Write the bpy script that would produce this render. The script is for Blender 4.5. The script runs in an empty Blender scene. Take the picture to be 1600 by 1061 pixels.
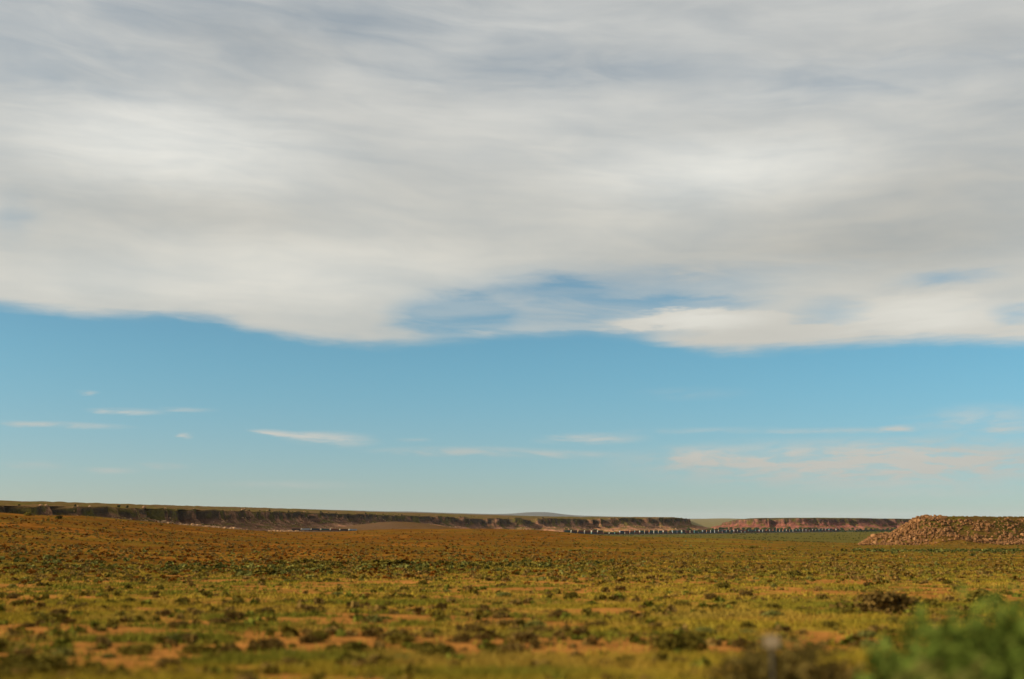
import bpy, bmesh, math, random
import numpy as np
from mathutils import Vector, Matrix

random.seed(7)
rng = np.random.default_rng(7)
SC = bpy.context.scene
COL = SC.collection

# ------------------------------------------------------------------ camera
F = 1778.0                      # focal length in photo pixels (1600 wide)
PITCH = math.radians(9.0)
cam_d = bpy.data.cameras.new('camera')
cam_d.sensor_width = 36.0
cam_d.lens = 36.0 * F / 1600.0
cam_d.clip_start = 0.1
cam_d.clip_end = 120000
cam_d.dof.use_dof = True        # lens focused on the far plain
cam_d.dof.focus_distance = 1500
cam_d.dof.aperture_fstop = 0.30
cam = bpy.data.objects.new('camera', cam_d)
cam.location = (0, 0, 0)
cam.rotation_euler = (math.radians(90) + PITCH, 0, 0)
COL.objects.link(cam)
SC.camera = cam

SUN_EL = math.radians(21)
SUN_AZ = math.radians(-106)     # measured from +Y (view direction), negative = left; a little behind us
# ------------------------------------------------------------------ view
SC.view_settings.view_transform = 'Standard'
SC.view_settings.look = 'None'
SC.view_settings.gamma = 1.0
SC.view_settings.exposure = 0.0
SC.cycles.volume_bounces = 1
SC.cycles.max_bounces = 6

# ------------------------------------------------------------------ node helper
class NB:
    def __init__(s, tree):
        s.t = tree; s.n = tree.nodes; s.l = tree.links
    def node(s, typ, **kw):
        n = s.n.new(typ)
        for k, v in kw.items(): setattr(n, k, v)
        return n
    def set(s, sock, v):
        if isinstance(v, bpy.types.NodeSocket): s.l.new(v, sock)
        elif v is not None: sock.default_value = v
    def m(s, op, a, b=None, c=None, clamp=False):
        n = s.node('ShaderNodeMath', operation=op); n.use_clamp = clamp
        s.set(n.inputs[0], a); s.set(n.inputs[1], b); s.set(n.inputs[2], c)
        return n.outputs[0]
    def mr(s, v, a, b, c=0.0, d=1.0, typ='SMOOTHSTEP'):
        n = s.node('ShaderNodeMapRange', interpolation_type=typ)
        s.set(n.inputs[0], v)
        for i, q in enumerate((a, b, c, d)): s.set(n.inputs[i + 1], q)
        return n.outputs[0]
    def comb(s, x, y, z=0.0):
        n = s.node('ShaderNodeCombineXYZ')
        s.set(n.inputs[0], x); s.set(n.inputs[1], y); s.set(n.inputs[2], z)
        return n.outputs[0]
    def noise(s, vec, scale, detail=5, rough=.55, dist=0.0):
        n = s.node('ShaderNodeTexNoise')
        s.set(n.inputs['Vector'], vec)
        n.inputs['Scale'].default_value = scale; n.inputs['Detail'].default_value = detail
        n.inputs['Roughness'].default_value = rough; n.inputs['Distortion'].default_value = dist
        return n.outputs['Fac']
    def mix(s, f, a, b, mode='MIX'):
        n = s.node('ShaderNodeMix', data_type='RGBA', blend_type=mode)
        s.set(n.inputs[0], f); s.set(n.inputs[6], a); s.set(n.inputs[7], b)
        return n.outputs[2]
    def curve(s, v, pts, x0, x1, y0, y1):
        """piecewise curve of v over [x0,x1] -> [y0,y1]"""
        t = s.mr(v, x0, x1, 0, 1, 'LINEAR')
        n = s.node('ShaderNodeFloatCurve')
        c = n.mapping.curves[0]
        P = [((x - x0) / (x1 - x0), (y - y0) / (y1 - y0)) for x, y in pts]
        c.points[0].location = P[0]; c.points[1].location = P[-1]
        for p in P[1:-1]: c.points.new(*p)
        n.mapping.update()
        s.set(n.inputs['Value'], t)
        return s.m('MULTIPLY_ADD', n.outputs[0], y1 - y0, y0)

def ae(sx, sy):
    """photo pixel -> azimuth, elevation in degrees of that direction"""
    a = (sx - 800) / F; b = (530.5 - sy) / F
    Y = math.cos(PITCH) - b * math.sin(PITCH); Z = math.sin(PITCH) + b * math.cos(PITCH)
    return math.degrees(math.atan2(a, Y)), math.degrees(math.atan2(Z, math.hypot(a, Y)))

# ------------------------------------------------------------------ sky
world = bpy.data.worlds.new('World'); SC.world = world
world.use_nodes = True
wt = world.node_tree; wt.nodes.clear()
W = NB(wt)
SKY_STR = 0.10
sky = W.node('ShaderNodeTexSky', sky_type='NISHITA')
sky.sun_disc = False; sky.sun_elevation = SUN_EL; sky.sun_rotation = SUN_AZ
sky.altitude = 1700; sky.air_density = 1.0; sky.dust_density = 1.0; sky.ozone_density = 1.4
tc = W.node('ShaderNodeTexCoord')
sep = W.node('ShaderNodeSeparateXYZ'); wt.links.new(tc.outputs['Generated'], sep.inputs[0])
az = W.m('MULTIPLY', W.m('ARCTAN2', sep.outputs[0], sep.outputs[1]), 57.2958)
el = W.m('MULTIPLY', W.m('ARCSINE', sep.outputs[2]), 57.2958)
# air tint: a little more saturated teal high up, grey-green haze at the horizon
tint_hi = (0.72, 1.12, 1.10, 1); tint_lo = (0.73, 0.85, 0.98, 1)
tint = W.mix(W.mr(el, 0.0, 9.0), tint_lo, tint_hi)
azf = W.mr(az, -28, 28, 1.04, .86, 'LINEAR')
skycol = W.mix(1.0, W.mix(1.0, sky.outputs[0], tint, 'MULTIPLY'), W.comb(W.m('POWER', azf, 1.8), azf, W.m('POWER', azf, .7)), 'MULTIPLY')
# --- high cloud sheet
w1 = W.noise(W.comb(W.m('MULTIPLY', az, .05), W.m('MULTIPLY', el, .16), 3.1), 1.0, 3)
w2 = W.noise(W.comb(W.m('MULTIPLY', az, .05), W.m('MULTIPLY', el, .16), 9.7), 1.0, 3)
azw = W.m('MULTIPLY_ADD', W.m('SUBTRACT', w1, .5), 7.0, az)
elw = W.m('MULTIPLY_ADD', W.m('SUBTRACT', w2, .5), 3.0, el)
n_soft = W.noise(W.comb(W.m('MULTIPLY', azw, .09), W.m('MULTIPLY', elw, .19), 0.0), 1.0, 6, .5)
elr = W.m('MULTIPLY_ADD', azw, .10, elw)            # fibres run slightly downhill to the right
n_fib = W.noise(W.comb(W.m('MULTIPLY', azw, .16), W.m('MULTIPLY', elr, .75), 7.0), 1.0, 8, .54, .5)
n_streak = W.noise(W.comb(W.m('MULTIPLY', azw, .10), W.m('MULTIPLY', elw, .95), 5.0), 1.0, 7, .55)
n_fine = W.noise(W.comb(W.m('MULTIPLY', azw, .5), W.m('MULTIPLY', elw, 2.6), 2.0), 1.0, 6, .6)
EDGE = [(-700, 500), (0, 488), (90, 497), (200, 503), (300, 503), (400, 524), (480, 538), (580, 546), (680, 546), (780, 534), (880, 530), (940, 528),
        (1040, 545), (1150, 556), (1240, 549), (1330, 547), (1430, 541), (1600, 543), (2200, 520)]
ep = [ae(x, y) for x, y in EDGE]
edge = W.curve(az, ep, -40, 40, 6, 14)
dlt = W.m('SUBTRACT', el, edge)
dlt = W.m('MULTIPLY_ADD', W.m('SUBTRACT', n_fine, .5), .55, dlt)
dlt = W.m('MULTIPLY_ADD', W.m('SUBTRACT', n_streak, .5), .9, dlt)
deck = W.mr(dlt, -0.12, 0.75)
vaz = W.comb(azw, elw, 0)
vaz0 = W.comb(W.m('MULTIPLY_ADD', W.m('SUBTRACT', n_fine, .5), 1.6, az), W.m('MULTIPLY_ADD', W.m('SUBTRACT', n_fine, .5), .9, el), 0)
vazw = W.comb(W.m('MULTIPLY_ADD', W.m('SUBTRACT', n_fine, .5), 2.5, az), W.m('MULTIPLY_ADD', W.m('SUBTRACT', n_fine, .5), .22, el), 0)
def blob(sx, sy, rx, ry, amp, soft=0.0, rot=0.0, vec=None):
    a, e = ae(sx, sy)
    mp = W.node('ShaderNodeMapping', vector_type='TEXTURE')
    wt.links.new(vec if vec is not None else vaz0, mp.inputs[0])
    mp.inputs['Location'].default_value = (a, e, 0)
    mp.inputs['Rotation'].default_value = (0, 0, math.radians(rot))
    mp.inputs['Scale'].default_value = (rx * .0322, ry * .0322, 1)
    ln = W.node('ShaderNodeVectorMath', operation='LENGTH'); wt.links.new(mp.outputs[0], ln.inputs[0])
    return W.mr(ln.outputs['Value'], 1.0, soft, 0, amp)
def total(items):
    s = items[0]
    for i in items[1:]: s = W.m('ADD', s, i)
    return s
# thinner, bluer places in the sheet
holes = total([blob(705, 502, 132, 60, .50, .35), blob(715, 490, 120, 34, .22, .1), blob(850, 452, 120, 34, .45, 0), blob(1060, 474, 180, 17, .45, .1), blob(920, 476, 350, 78, .50, .1),
               blob(980, 497, 120, 10, .3), blob(1300, 490, 80, 34, .40), blob(1480, 434, 110, 16, .35), blob(1590, 492, 60, 24, .5), blob(890, 527, 190, 15, .7),
               blob(240, 497, 70, 16, .5), blob(15, 340, 50, 60, .2), blob(1150, 430, 300, 36, .22),
               blob(60, 40, 500, 110, .18), blob(860, 115, 460, 45, .26), blob(1350, 120, 380, 50, .22), blob(90, 120, 300, 60, .14), blob(600, 40, 700, 80, .2)])
fill = total([blob(1080, 500, 180, 22, .75, .2), blob(1180, 525, 200, 25, .45, .2), blob(760, 522, 60, 18, .35), blob(1440, 495, 200, 45, .25),
              blob(1090, 427, 60, 20, .2), blob(640, 525, 45, 20, .25)])
thick = W.m('ADD', W.m('MULTIPLY_ADD', W.m('SUBTRACT', n_streak, .5), .20, .93), W.m('MULTIPLY', W.m('SUBTRACT', n_soft, .5), .35))
thick = W.m('MULTIPLY_ADD', W.m('SUBTRACT', n_fib, .5), W.mr(el, 10.0, 19.0, .12, .32), thick)
thick = W.m('ADD', W.m('SUBTRACT', thick, W.m('MULTIPLY', holes, W.mr(n_fib, .3, .7, 1.3, .7))), W.m('MULTIPLY', fill, W.mr(n_fib, .3, .65, .3, 1.2)), clamp=True)
alpha = W.m('MULTIPLY', deck, W.m('MAXIMUM', thick, W.mr(n_streak, .3, .7, .12, .42)))
# wisps low in the blue
def wb(a, b, c, d, e, f=0.0, g=0.0): return blob(a, b, c, d * 1.8, min(1, e * 1.35), f, g, vazw)
wis = total([wb(425, 676, 50, 4, .7, 0, -3), wb(525, 686, 85, 9, .95, 0, -2), wb(470, 679, 60, 4, .5), wb(90, 664, 130, 4, .7), wb(200, 643, 70, 4, .7), wb(290, 640, 60, 3, .35), wb(138, 614, 22, 3, .5),
             wb(290, 681, 14, 4, .6), wb(930, 685, 110, 7, .62), wb(880, 710, 130, 5, .5), wb(730, 705, 190, 6, .55), wb(1090, 715, 90, 15, .45),
             wb(1300, 722, 420, 26, .85, .1), wb(1480, 718, 320, 26, .55), wb(1150, 716, 180, 12, .3), wb(1400, 745, 420, 22, .25), wb(1405, 670, 40, 5, .85), wb(1300, 673, 160, 4, .45), wb(1540, 655, 130, 17, .45), wb(1580, 671, 60, 4, .5),
             wb(1110, 672, 170, 4, .22), wb(170, 735, 60, 4, .5), wb(250, 728, 60, 4, .42), wb(460, 757, 160, 5, .34), wb(60, 727, 60, 5, .3), wb(1450, 768, 260, 10, .22), wb(1080, 615, 120, 8, .12), wb(650, 687, 30, 3, .3)])
wis = W.m('MULTIPLY', wis, W.mr(n_fine, .33, .62, .25, 1.05))
alpha = W.m('MAXIMUM', alpha, W.m('MULTIPLY', wis, .8), clamp=True)
# brightness of the cloud itself
bri = total([blob(250, 230, 420, 110, .17), blob(1130, 270, 380, 80, .16), blob(480, 430, 500, 90, .10), blob(130, 440, 300, 60, .06),
             blob(1080, 500, 180, 26, .13), blob(1440, 490, 200, 40, .12), blob(980, 200, 600, 120, .05)])
drk = total([blob(1450, 330, 420, 130, .09), blob(1250, 400, 500, 70, .07), blob(300, 330, 300, 60, .05), blob(1500, 60, 400, 80, .04), blob(380, 60, 250, 50, .05)])
lum = W.m('ADD', W.m('SUBTRACT', bri, drk), W.m('MULTIPLY_ADD', W.m('SUBTRACT', n_soft, .5), .17, .575))
lum = W.m('MULTIPLY_ADD', W.m('SUBTRACT', n_streak, .5), .07, lum)
lum = W.m('MULTIPLY_ADD', W.m('SUBTRACT', n_fib, .5), .05, lum)
lumS = W.m('DIVIDE', lum, SKY_STR)
cc = W.mix(W.mr(el, 12.0, 24.0), (1.04, 1.02, .925, 1), (.99, 1.0, .965, 1))
cc = W.mix(W.mr(el, 5.0, 2.0), cc, (.90, .90, .82, 1))
lumv = W.comb(lumS, lumS, lumS)
cloudcol = W.mix(1.0, lumv, cc, 'MULTIPLY')
final = W.mix(alpha, skycol, cloudcol)
bg = W.node('ShaderNodeBackground'); wt.links.new(final, bg.inputs[0]); bg.inputs[1].default_value = SKY_STR
wo = W.node('ShaderNodeOutputWorld'); wt.links.new(bg.outputs[0], wo.inputs[0])

# ------------------------------------------------------------------ sun
sd = bpy.data.lights.new('sun', 'SUN'); sd.energy = 4.8; sd.angle = math.radians(0.6); sd.color = (1.0, .86, .68)
so = bpy.data.objects.new('sun', sd); COL.objects.link(so)
sdir = Vector((math.sin(SUN_AZ) * math.cos(SUN_EL), math.cos(SUN_AZ) * math.cos(SUN_EL), math.sin(SUN_EL)))
so.rotation_euler = sdir.to_track_quat('Z', 'Y').to_euler()
so.location = sdir * 300

# ================================================================== helpers
def at(sx, sy, D):
    """photo pixel + forward distance D -> world point"""
    a = (sx - 800) / F; b = (530.5 - sy) / F
    Y = math.cos(PITCH) - b * math.sin(PITCH); Z = math.sin(PITCH) + b * math.cos(PITCH)
    k = D / Y
    return a * k, D, Z * k
def tx(sx): return at(sx, 812, 1.0)[0]           # X/Y of an image column near the horizon

def _h(ix, iy, seed):
    n = (ix.astype(np.int64) * 374761393 + iy.astype(np.int64) * 668265263 + seed * 1274126177) & 0xffffffff
    n = ((n ^ (n >> 13)) * 1274126177) & 0xffffffff
    n = (n ^ (n >> 16)) & 0xffffffff
    return n / 4294967295.0
def vnoise(x, y, seed=0):
    x = np.asarray(x, float); y = np.asarray(y, float)
    ix = np.floor(x); iy = np.floor(y); fx = x - ix; fy = y - iy
    ix = ix.astype(np.int64); iy = iy.astype(np.int64)
    fx = fx * fx * (3 - 2 * fx); fy = fy * fy * (3 - 2 * fy)
    a = _h(ix, iy, seed); b = _h(ix + 1, iy, seed); c = _h(ix, iy + 1, seed); d = _h(ix + 1, iy + 1, seed)
    return (a * (1 - fx) + b * fx) * (1 - fy) + (c * (1 - fx) + d * fx) * fy
def fbm(x, y, octv=4, seed=0, gain=.5):
    s = 0; a = 1; t = 0
    for i in range(octv):
        s = s + a * vnoise(np.asarray(x) * 2 ** i + 17.3 * i, np.asarray(y) * 2 ** i - 9.1 * i, seed + i); t += a; a *= gain
    return s / t
def sstep(a, b, v):
    t = np.clip((v - a) / (b - a), 0, 1); return t * t * (3 - 2 * t)

def mesh_np(name, V, Fc, smooth=False, col=None):
    """fast mesh from arrays; Fc is (n,3) or (n,4); col is per-vertex rgb albedo"""
    V = np.asarray(V, np.float32); Fc = np.asarray(Fc, np.int32); k = Fc.shape[1]
    me = bpy.data.meshes.new(name)
    me.vertices.add(len(V)); me.vertices.foreach_set('co', V.ravel())
    me.loops.add(Fc.size); me.loops.foreach_set('vertex_index', Fc.ravel())
    me.polygons.add(len(Fc))
    me.polygons.foreach_set('loop_start', np.arange(0, Fc.size, k, dtype=np.int32))
    me.polygons.foreach_set('loop_total', np.full(len(Fc), k, np.int32))
    me.polygons.foreach_set('use_smooth', np.full(len(Fc), smooth, bool))
    me.update(calc_edges=True)
    if col is not None:
        ca = me.color_attributes.new('Col', 'FLOAT_COLOR', 'POINT')
        c4 = np.ones((len(V), 4), np.float32); c4[:, :3] = col
        ca.data.foreach_set('color', c4.ravel())
    return me
def link(name, me, mat=None, parent=None, loc=(0, 0, 0), rot=(0, 0, 0), sc=(1, 1, 1)):
    o = bpy.data.objects.new(name, me); COL.objects.link(o)
    if mat is not None and me is not None and not me.materials: me.materials.append(mat)
    o.location = loc; o.rotation_euler = rot; o.scale = sc
    if parent is not None: o.parent = parent
    return o
def tag(o, label=None, cat=None, group=None, kind=None):
    if label: o['label'] = label
    if cat: o['category'] = cat
    if group: o['group'] = group
    if kind: o['kind'] = kind
    return o
def copy_thing(root):
    r = root.copy(); COL.objects.link(r)
    for ch in root.children:
        c = ch.copy(); COL.objects.link(c); c.parent = r
        for g in ch.children:
            d = g.copy(); COL.objects.link(d); d.parent = c
    return r

def mat_basic(name, rough=.9, spec=.2):
    m = bpy.data.materials.new(name); m.use_nodes = True
    nb = NB(m.node_tree); b = m.node_tree.nodes['Principled BSDF']
    b.inputs['Roughness'].default_value = rough
    b.inputs['Specular IOR Level'].default_value = spec if spec > .25 else 0.0
    return m, nb, b
def mat_flat(name, c, rough=.7, var=.25, scale=3.0, spec=.3):
    m, nb, b = mat_basic(name, rough, spec)
    g = nb.node('ShaderNodeNewGeometry')
    n = nb.noise(g.outputs['Position'], scale, 5)
    k = nb.mr(n, .3, .7, 1 - var, 1 + var)
    nb.l.new(nb.mix(1.0, (*c, 1), nb.comb(k, k, k), 'MULTIPLY'), b.inputs['Base Color'])
    return m
def mat_attr(name, scales=(), bump=0.0, rough=.95, randvar=0.0, trans=0.0, spec=.1):
    """base colour from the Col attribute times noise of real-world size"""
    m, nb, b = mat_basic(name, rough, spec)
    a = nb.node('ShaderNodeAttribute', attribute_name='Col')
    c = a.outputs['Color']
    g = nb.node('ShaderNodeNewGeometry')
    for sc_, amp in scales:
        n = nb.noise(g.outputs['Position'], sc_, 6, .6)
        k = nb.mr(n, .3, .7, 1 - amp, 1 + amp, 'LINEAR')
        c = nb.mix(1.0, c, nb.comb(k, k, k), 'MULTIPLY')
    if randvar:
        oi = nb.node('ShaderNodeObjectInfo')
        k = nb.mr(oi.outputs['Random'], 0, 1, 1 - randvar, 1 + randvar, 'LINEAR')
        c = nb.mix(1.0, c, nb.comb(k, k, k), 'MULTIPLY')
    nb.l.new(c, b.inputs['Base Color'])
    if bump:
        n = nb.noise(g.outputs['Position'], scales[0][0] if scales else 1.0, 6)
        bp = nb.node('ShaderNodeBump'); bp.inputs['Strength'].default_value = bump; bp.inputs['Distance'].default_value = .3
        nb.l.new(n, bp.inputs['Height']); nb.l.new(bp.outputs[0], b.inputs['Normal'])
    return m

# ================================================================== terrain heights
near = [(4, -2.35), (10, -2.5), (20, -2.9), (57, -4.3), (155, -6.8)]
COLS = {
 -900: near + [(250, -5.5), (350, -1), (500, 5), (700, 6), (1100, 0), (2000, -12), (3000, -20)],
 -200: near + [(250, -5.2), (350, -1.7), (500, 3.9), (650, 2), (900, -2), (1500, -10), (3000, -24)],
 0:    near + [(250, -5.2), (350, -2.2), (500, 3.4), (650, 1), (900, -4), (1500, -12), (3000, -24)],
 122:  near + [(250, -6.0), (350, -4.0), (600, 2.6), (750, 1), (1000, -8), (1500, -18), (3000, -24)],
 240:  near + [(250, -6.8), (350, -6.0), (650, -1.1), (850, -5), (1200, -15), (2000, -24)],
 300:  near + [(250, -7.3), (350, -6.8), (700, -3.3), (1000, -9), (1500, -18), (2200, -24)],
 381:  near + [(250, -7.6), (350, -7.6), (800, -6.4), (1100, -11), (1500, -15.8), (1700, -16.5), (2200, -24)],
 450:  near + [(250, -7.8), (350, -8.0), (900, -9.6), (1200, -12.5), (1600, -16.2), (2200, -24)],
 510:  near + [(250, -7.8), (350, -8.2), (900, -10.0), (1200, -13), (1600, -16.2), (2200, -23)],
 600:  near + [(250, -7.9), (350, -8.3), (950, -7.6), (1300, -14), (1800, -20), (2200, -22)],
 750:  near + [(250, -8.0), (350, -8.5), (1000, -7.2), (1300, -16), (1600, -22), (2200, -24)],
 850:  near + [(250, -8.1), (350, -8.7), (1000, -8.6), (1300, -16), (1600, -23), (2200, -25)],
 900:  near + [(250, -8.2), (350, -8.9), (800, -9.6), (1000, -11.8), (1300, -19.5), (1600, -23.4), (2000, -24)],
 960:  near + [(250, -8.3), (350, -9.1), (700, -10.6), (1000, -14.0), (1300, -21), (1600, -24)],
 1150: near + [(250, -8.4), (350, -9.4), (700, -12), (1000, -16.5), (1300, -23), (1500, -24.5)],
 1330: near + [(250, -8.6), (350, -9.6), (700, -14.5), (850, -17.5), (1100, -22.5), (1300, -24.5)],
 1500: near + [(250, -8.7), (350, -9.8), (640, -13.6), (900, -18), (1100, -22), (1400, -24.5)],
 2100: near + [(250, -8.8), (350, -10), (640, -13), (900, -17), (1300, -22), (1500, -24)],
}
LG = np.linspace(math.log(2.0), math.log(60000), 900)
def _col(pts):
    P = [(1, pts[0][1])] + pts
    zl = P[-1][1]
    Dl = P[-1][0]
    if Dl < 2600: P.append((2600, min(zl, -27.5)))
    P += [(4200, -22), (9000, 1.5), (20000, 4.0), (60000, 6.0)]
    return np.interp(LG, [math.log(p[0]) for p in P], [p[1] for p in P])
_tc = np.array([tx(c) for c in COLS])
_Z = np.array([_col(p) for p in COLS.values()])
TG = np.linspace(_tc[0], _tc[-1], 500)
ZG = np.array([np.interp(TG, _tc, _Z[:, j]) for j in range(len(LG))]).T
def _blur(A, n, ax):
    k = np.hanning(n + 2)[1:-1]; k /= k.sum()
    pad = [(0, 0), (0, 0)]; pad[ax] = (n // 2, n // 2)
    B = np.pad(A, pad, mode='edge')
    return np.apply_along_axis(lambda r: np.convolve(r, k, 'valid'), ax, B)
ZG = _blur(_blur(ZG, 15, 1), 13, 0)
def ground(x, y):
    x = np.asarray(x, float); y = np.asarray(y, float)
    r = np.hypot(x, y) + 1e-6
    yy = np.where(y > r * .3, y, r * .3)
    t = np.clip(x / yy, TG[0], TG[-1]); L = np.log(np.clip(yy, 2.1, 59000))
    i = (t - TG[0]) / (TG[1] - TG[0]); j = (L - LG[0]) / (LG[1] - LG[0])
    i0 = np.clip(i.astype(int), 0, len(TG) - 2); j0 = np.clip(j.astype(int), 0, len(LG) - 2)
    a = i - i0; b = j - j0
    z = (ZG[i0, j0] * (1 - a) + ZG[i0 + 1, j0] * a) * (1 - b) + (ZG[i0, j0 + 1] * (1 - a) + ZG[i0 + 1, j0 + 1] * a) * b
    # fine relief grows with distance (metres)
    z = z + (fbm(x / 9, y / 9, 4, 3) - .5) * .22 + (fbm(x / 45, y / 45, 3, 5) - .5) * .9 * sstep(60, 300, r)
    # pale mound in front of the far end of the left cliff
    mx, my, _ = at(612, 812, 1980)
    z = z + 17.5 * np.exp(-((x - mx) / 95) ** 2 - ((y - my) / 170) ** 2) * (1 + .3 * (fbm(x / 40, y / 60, 3, 8) - .5))
    mx, my, _ = at(690, 812, 2150)
    z = z + 7 * np.exp(-((x - mx) / 70) ** 2 - ((y - my) / 150) ** 2)
    # distant low rise between the two red mesas
    mx, my, _ = at(1128, 812, 9500)
    z = z + 10 * np.exp(-((x - mx) / 190) ** 2 - ((y - my) / 500) ** 2)
    # flat-topped rocky hill on the right
    z = z + rockhill(x, y)
    return z
RHX0 = tx(1338)
def rockhill(x, y):
    yy = np.where(y > 200, y, 200)
    t = x / yy
    n = (fbm(x / 22, y / 22, 4, 21) - .5)
    base = 640 + 10 * np.sin(x / 60.0) + n * 26
    up = sstep(0, 42, y - base) * (1 - sstep(350, 700, y - base))
    fl = sstep(RHX0, tx(1425), t + n * .008)
    shoulder = .36 * sstep(RHX0, tx(1372), t) + .64 * sstep(tx(1385), tx(1446), t + n * .012)
    top = 15.6 + .7 * np.exp(-((t - tx(1500)) / .05) ** 2) + .5 * n
    return np.where(y > 200, up * shoulder * top, 0)

# ---- soil and grass colour of the ground (albedo, fixed to the place)
RUST = np.array((.168, .062, .0085)); TAN = np.array((.225, .118, .018)); ORANGE = np.array((.39, .160, .034))
YEL = np.array((.275, .190, .022)); OLIVE = np.array((.110, .092, .012)); GREEN = np.array((.120, .096, .018)); BROWN = np.array((.100, .055, .012))
PINK = np.array((.30, .17, .09))
def mixc(a, b, k): return a * (1 - k[..., None]) + b * k[..., None]
def soil_mask(x, y):      # 1 where bare orange soil shows in the near field
    return sstep(.47, .60, fbm(x / 5.5, y / 3.6, 5, 31, .66))
def green_mask(x, y):
    return sstep(.48, .62, fbm(x / 11, y / 6, 4, 47))
def groundcol(x, y):
    r = np.hypot(x, y); t = x / np.where(np.abs(y) < 1, 1, np.abs(y))
    A = mixc(mixc(YEL, TAN, fbm(x / 3, y / 3, 3, 60)), OLIVE, .75 * green_mask(x, y))
    A = mixc(A, ORANGE, soil_mask(x, y))
    # mid distance
    lft = 1 - sstep(tx(850), tx(1150), t)
    mid = mixc(np.broadcast_to(TAN * .8, A.shape), RUST, np.clip(lft * (.72 + .5 * (fbm(x / 60, y / 30, 4, 71) - .3)), 0, 1))
    mid = mixc(mid, YEL * .85, (.65 - .35 * lft) * sstep(.52, .68, fbm(x / 34, y / 20, 4, 83)))
    mid = mixc(mid, OLIVE, .6 * sstep(.5, .66, fbm(x / 26, y / 16, 4, 91)) * (1 - .55 * lft))
    mid = mixc(mid, ORANGE * np.array((.85, .75, .5)), .55 * sstep(.58, .72, fbm(x / 18, y / 22, 5, 97)))
    C = mixc(A, mid, sstep(110, 190, y + 20 * (fbm(x / 20, y / 20, 3, 11) - .5)))
    # bare strip (old track) crossing on the left, behind the green wash
    yt = 222 - 18 * t / .4 + 5 * np.sin(x / 40)
    tr = np.exp(-((y - yt) / 12) ** 2) * (1 - sstep(tx(560), tx(860), t))
    C = mixc(C, TAN * np.array((1.05, .92, .8)), .75 * tr)
    wash = np.exp(-((y - 168 - 8 * np.sin(x / 18)) / 15) ** 2) * (1 - sstep(tx(880), tx(1000), t))
    C = mixc(C, OLIVE, .6 * wash)
    w2 = np.exp(-((y - 390) / 40) ** 2) * sstep(tx(1330), tx(1420), t)
    C = mixc(C, GREEN, .6 * w2)
    # green plain beyond the crest
    gp = sstep(950, 1250, y) * sstep(tx(860), tx(960), t)
    gp = np.maximum(gp, sstep(1700, 2000, y) * sstep(tx(700), tx(860), t))
    C = mixc(C, GREEN * 1.05, gp)
    lf = sstep(1150, 1450, y) * (1 - sstep(tx(700), tx(860), t))
    C = mixc(C, mixc(np.broadcast_to(TAN * np.array((.62, .58, .7)), A.shape), PINK * .5, fbm(x / 70, y / 70, 3, 15)), lf)
    far = sstep(2800, 4200, y)
    C = mixc(C, np.array((.22, .175, .075)), far)
    # hill on the right
    rh = sstep(1.0, 5.0, rockhill(x, y))
    hillc = mixc(np.broadcast_to(BROWN * 1.1, A.shape), OLIVE * .6 + BROWN * .35, sstep(.45, .6, fbm(x / 14, y / 14, 4, 5)))
    C = mixc(C, hillc, rh)
    return C

def build_ground():
    fine = np.radians(np.linspace(-31, 31, 700))
    rest = np.radians(np.linspace(31, 329, 110))[1:-1]
    A = np.concatenate([fine, rest])
    R = [1.0]
    while R[-1] < 60000:
        r = R[-1]
        f = 1.012 if r < 3000 else 1.03
        if 600 < r < 900: f = 1.0042
        if r < 8: f = 1.06
        R.append(r * f)
    R = np.array(R)
    rr, aa = np.meshgrid(R, A, indexing='ij')
    x = rr * np.sin(aa); y = rr * np.cos(aa)
    z = ground(x, y)
    c = groundcol(x, y)
    n, m = rr.shape
    V = np.stack([x, y, z], -1).reshape(-1, 3); Cc = c.reshape(-1, 3)
    i = np.arange(n - 1)[:, None]; j = np.arange(m)[None, :]; j2 = (j + 1) % m
    Fq = np.stack(np.broadcast_arrays(i * m + j2, i * m + j, (i + 1) * m + j, (i + 1) * m + j2), -1).reshape(-1, 4)
    # centre cap
    V = np.vstack([V, [[0, 0, float(ground(np.array(0.5), np.array(1.0)))]]]); Cc = np.vstack([Cc, [YEL]])
    me = mesh_np('ground', V, Fq, True, Cc)
    mt = mat_attr('desert_soil', ((.9, .28), (.12, .2), (6.0, .25)), bump=.5)
    o = link('ground', me, mt); tag(o, kind='structure', label='rust and yellow green desert plain running to the horizon')
build_ground()

# ================================================================== mesas
def rock_mat(name, c_top, c_cliff, c_talus, z0, z1):
    m, nb, b = mat_basic(name, .95, .1)
    g = nb.node('ShaderNodeNewGeometry')
    a = nb.node('ShaderNodeAttribute', attribute_name='Col')
    n1 = nb.noise(g.outputs['Position'], .09, 6, .65); n2 = nb.noise(g.outputs['Position'], .5, 5, .6)
    k = nb.m('MULTIPLY', nb.mr(n1, .3, .7, .62, 1.35, 'LINEAR'), nb.mr(n2, .3, .7, .7, 1.3, 'LINEAR'))
    c = nb.mix(1.0, a.outputs['Color'], nb.comb(k, k, k), 'MULTIPLY')
    nb.l.new(c, b.inputs['Base Color'])
    bp = nb.node('ShaderNodeBump'); bp.inputs['Strength'].default_value = .9; bp.inputs['Distance'].default_value = 1.5
    nb.l.new(n2, bp.inputs['Height']); nb.l.new(bp.outputs[0], b.inputs['Normal'])
    return m

def catmull(P, step):
    P = np.array(P, float)
    d = np.concatenate([[0], np.cumsum(np.hypot(np.diff(P[:, 0]), np.diff(P[:, 1])))])
    s = np.arange(0, d[-1], step)
    out = np.stack([np.interp(s, d, P[:, k]) for k in range(P.shape[1])], -1)
    n = int(60 / step) | 1
    k = np.hanning(n + 2)[1:-1]; k /= k.sum()
    sm = np.stack([np.convolve(np.pad(out[:, i], n // 2, mode='edge'), k, 'valid') for i in range(P.shape[1])], -1)
    return sm, s

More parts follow.
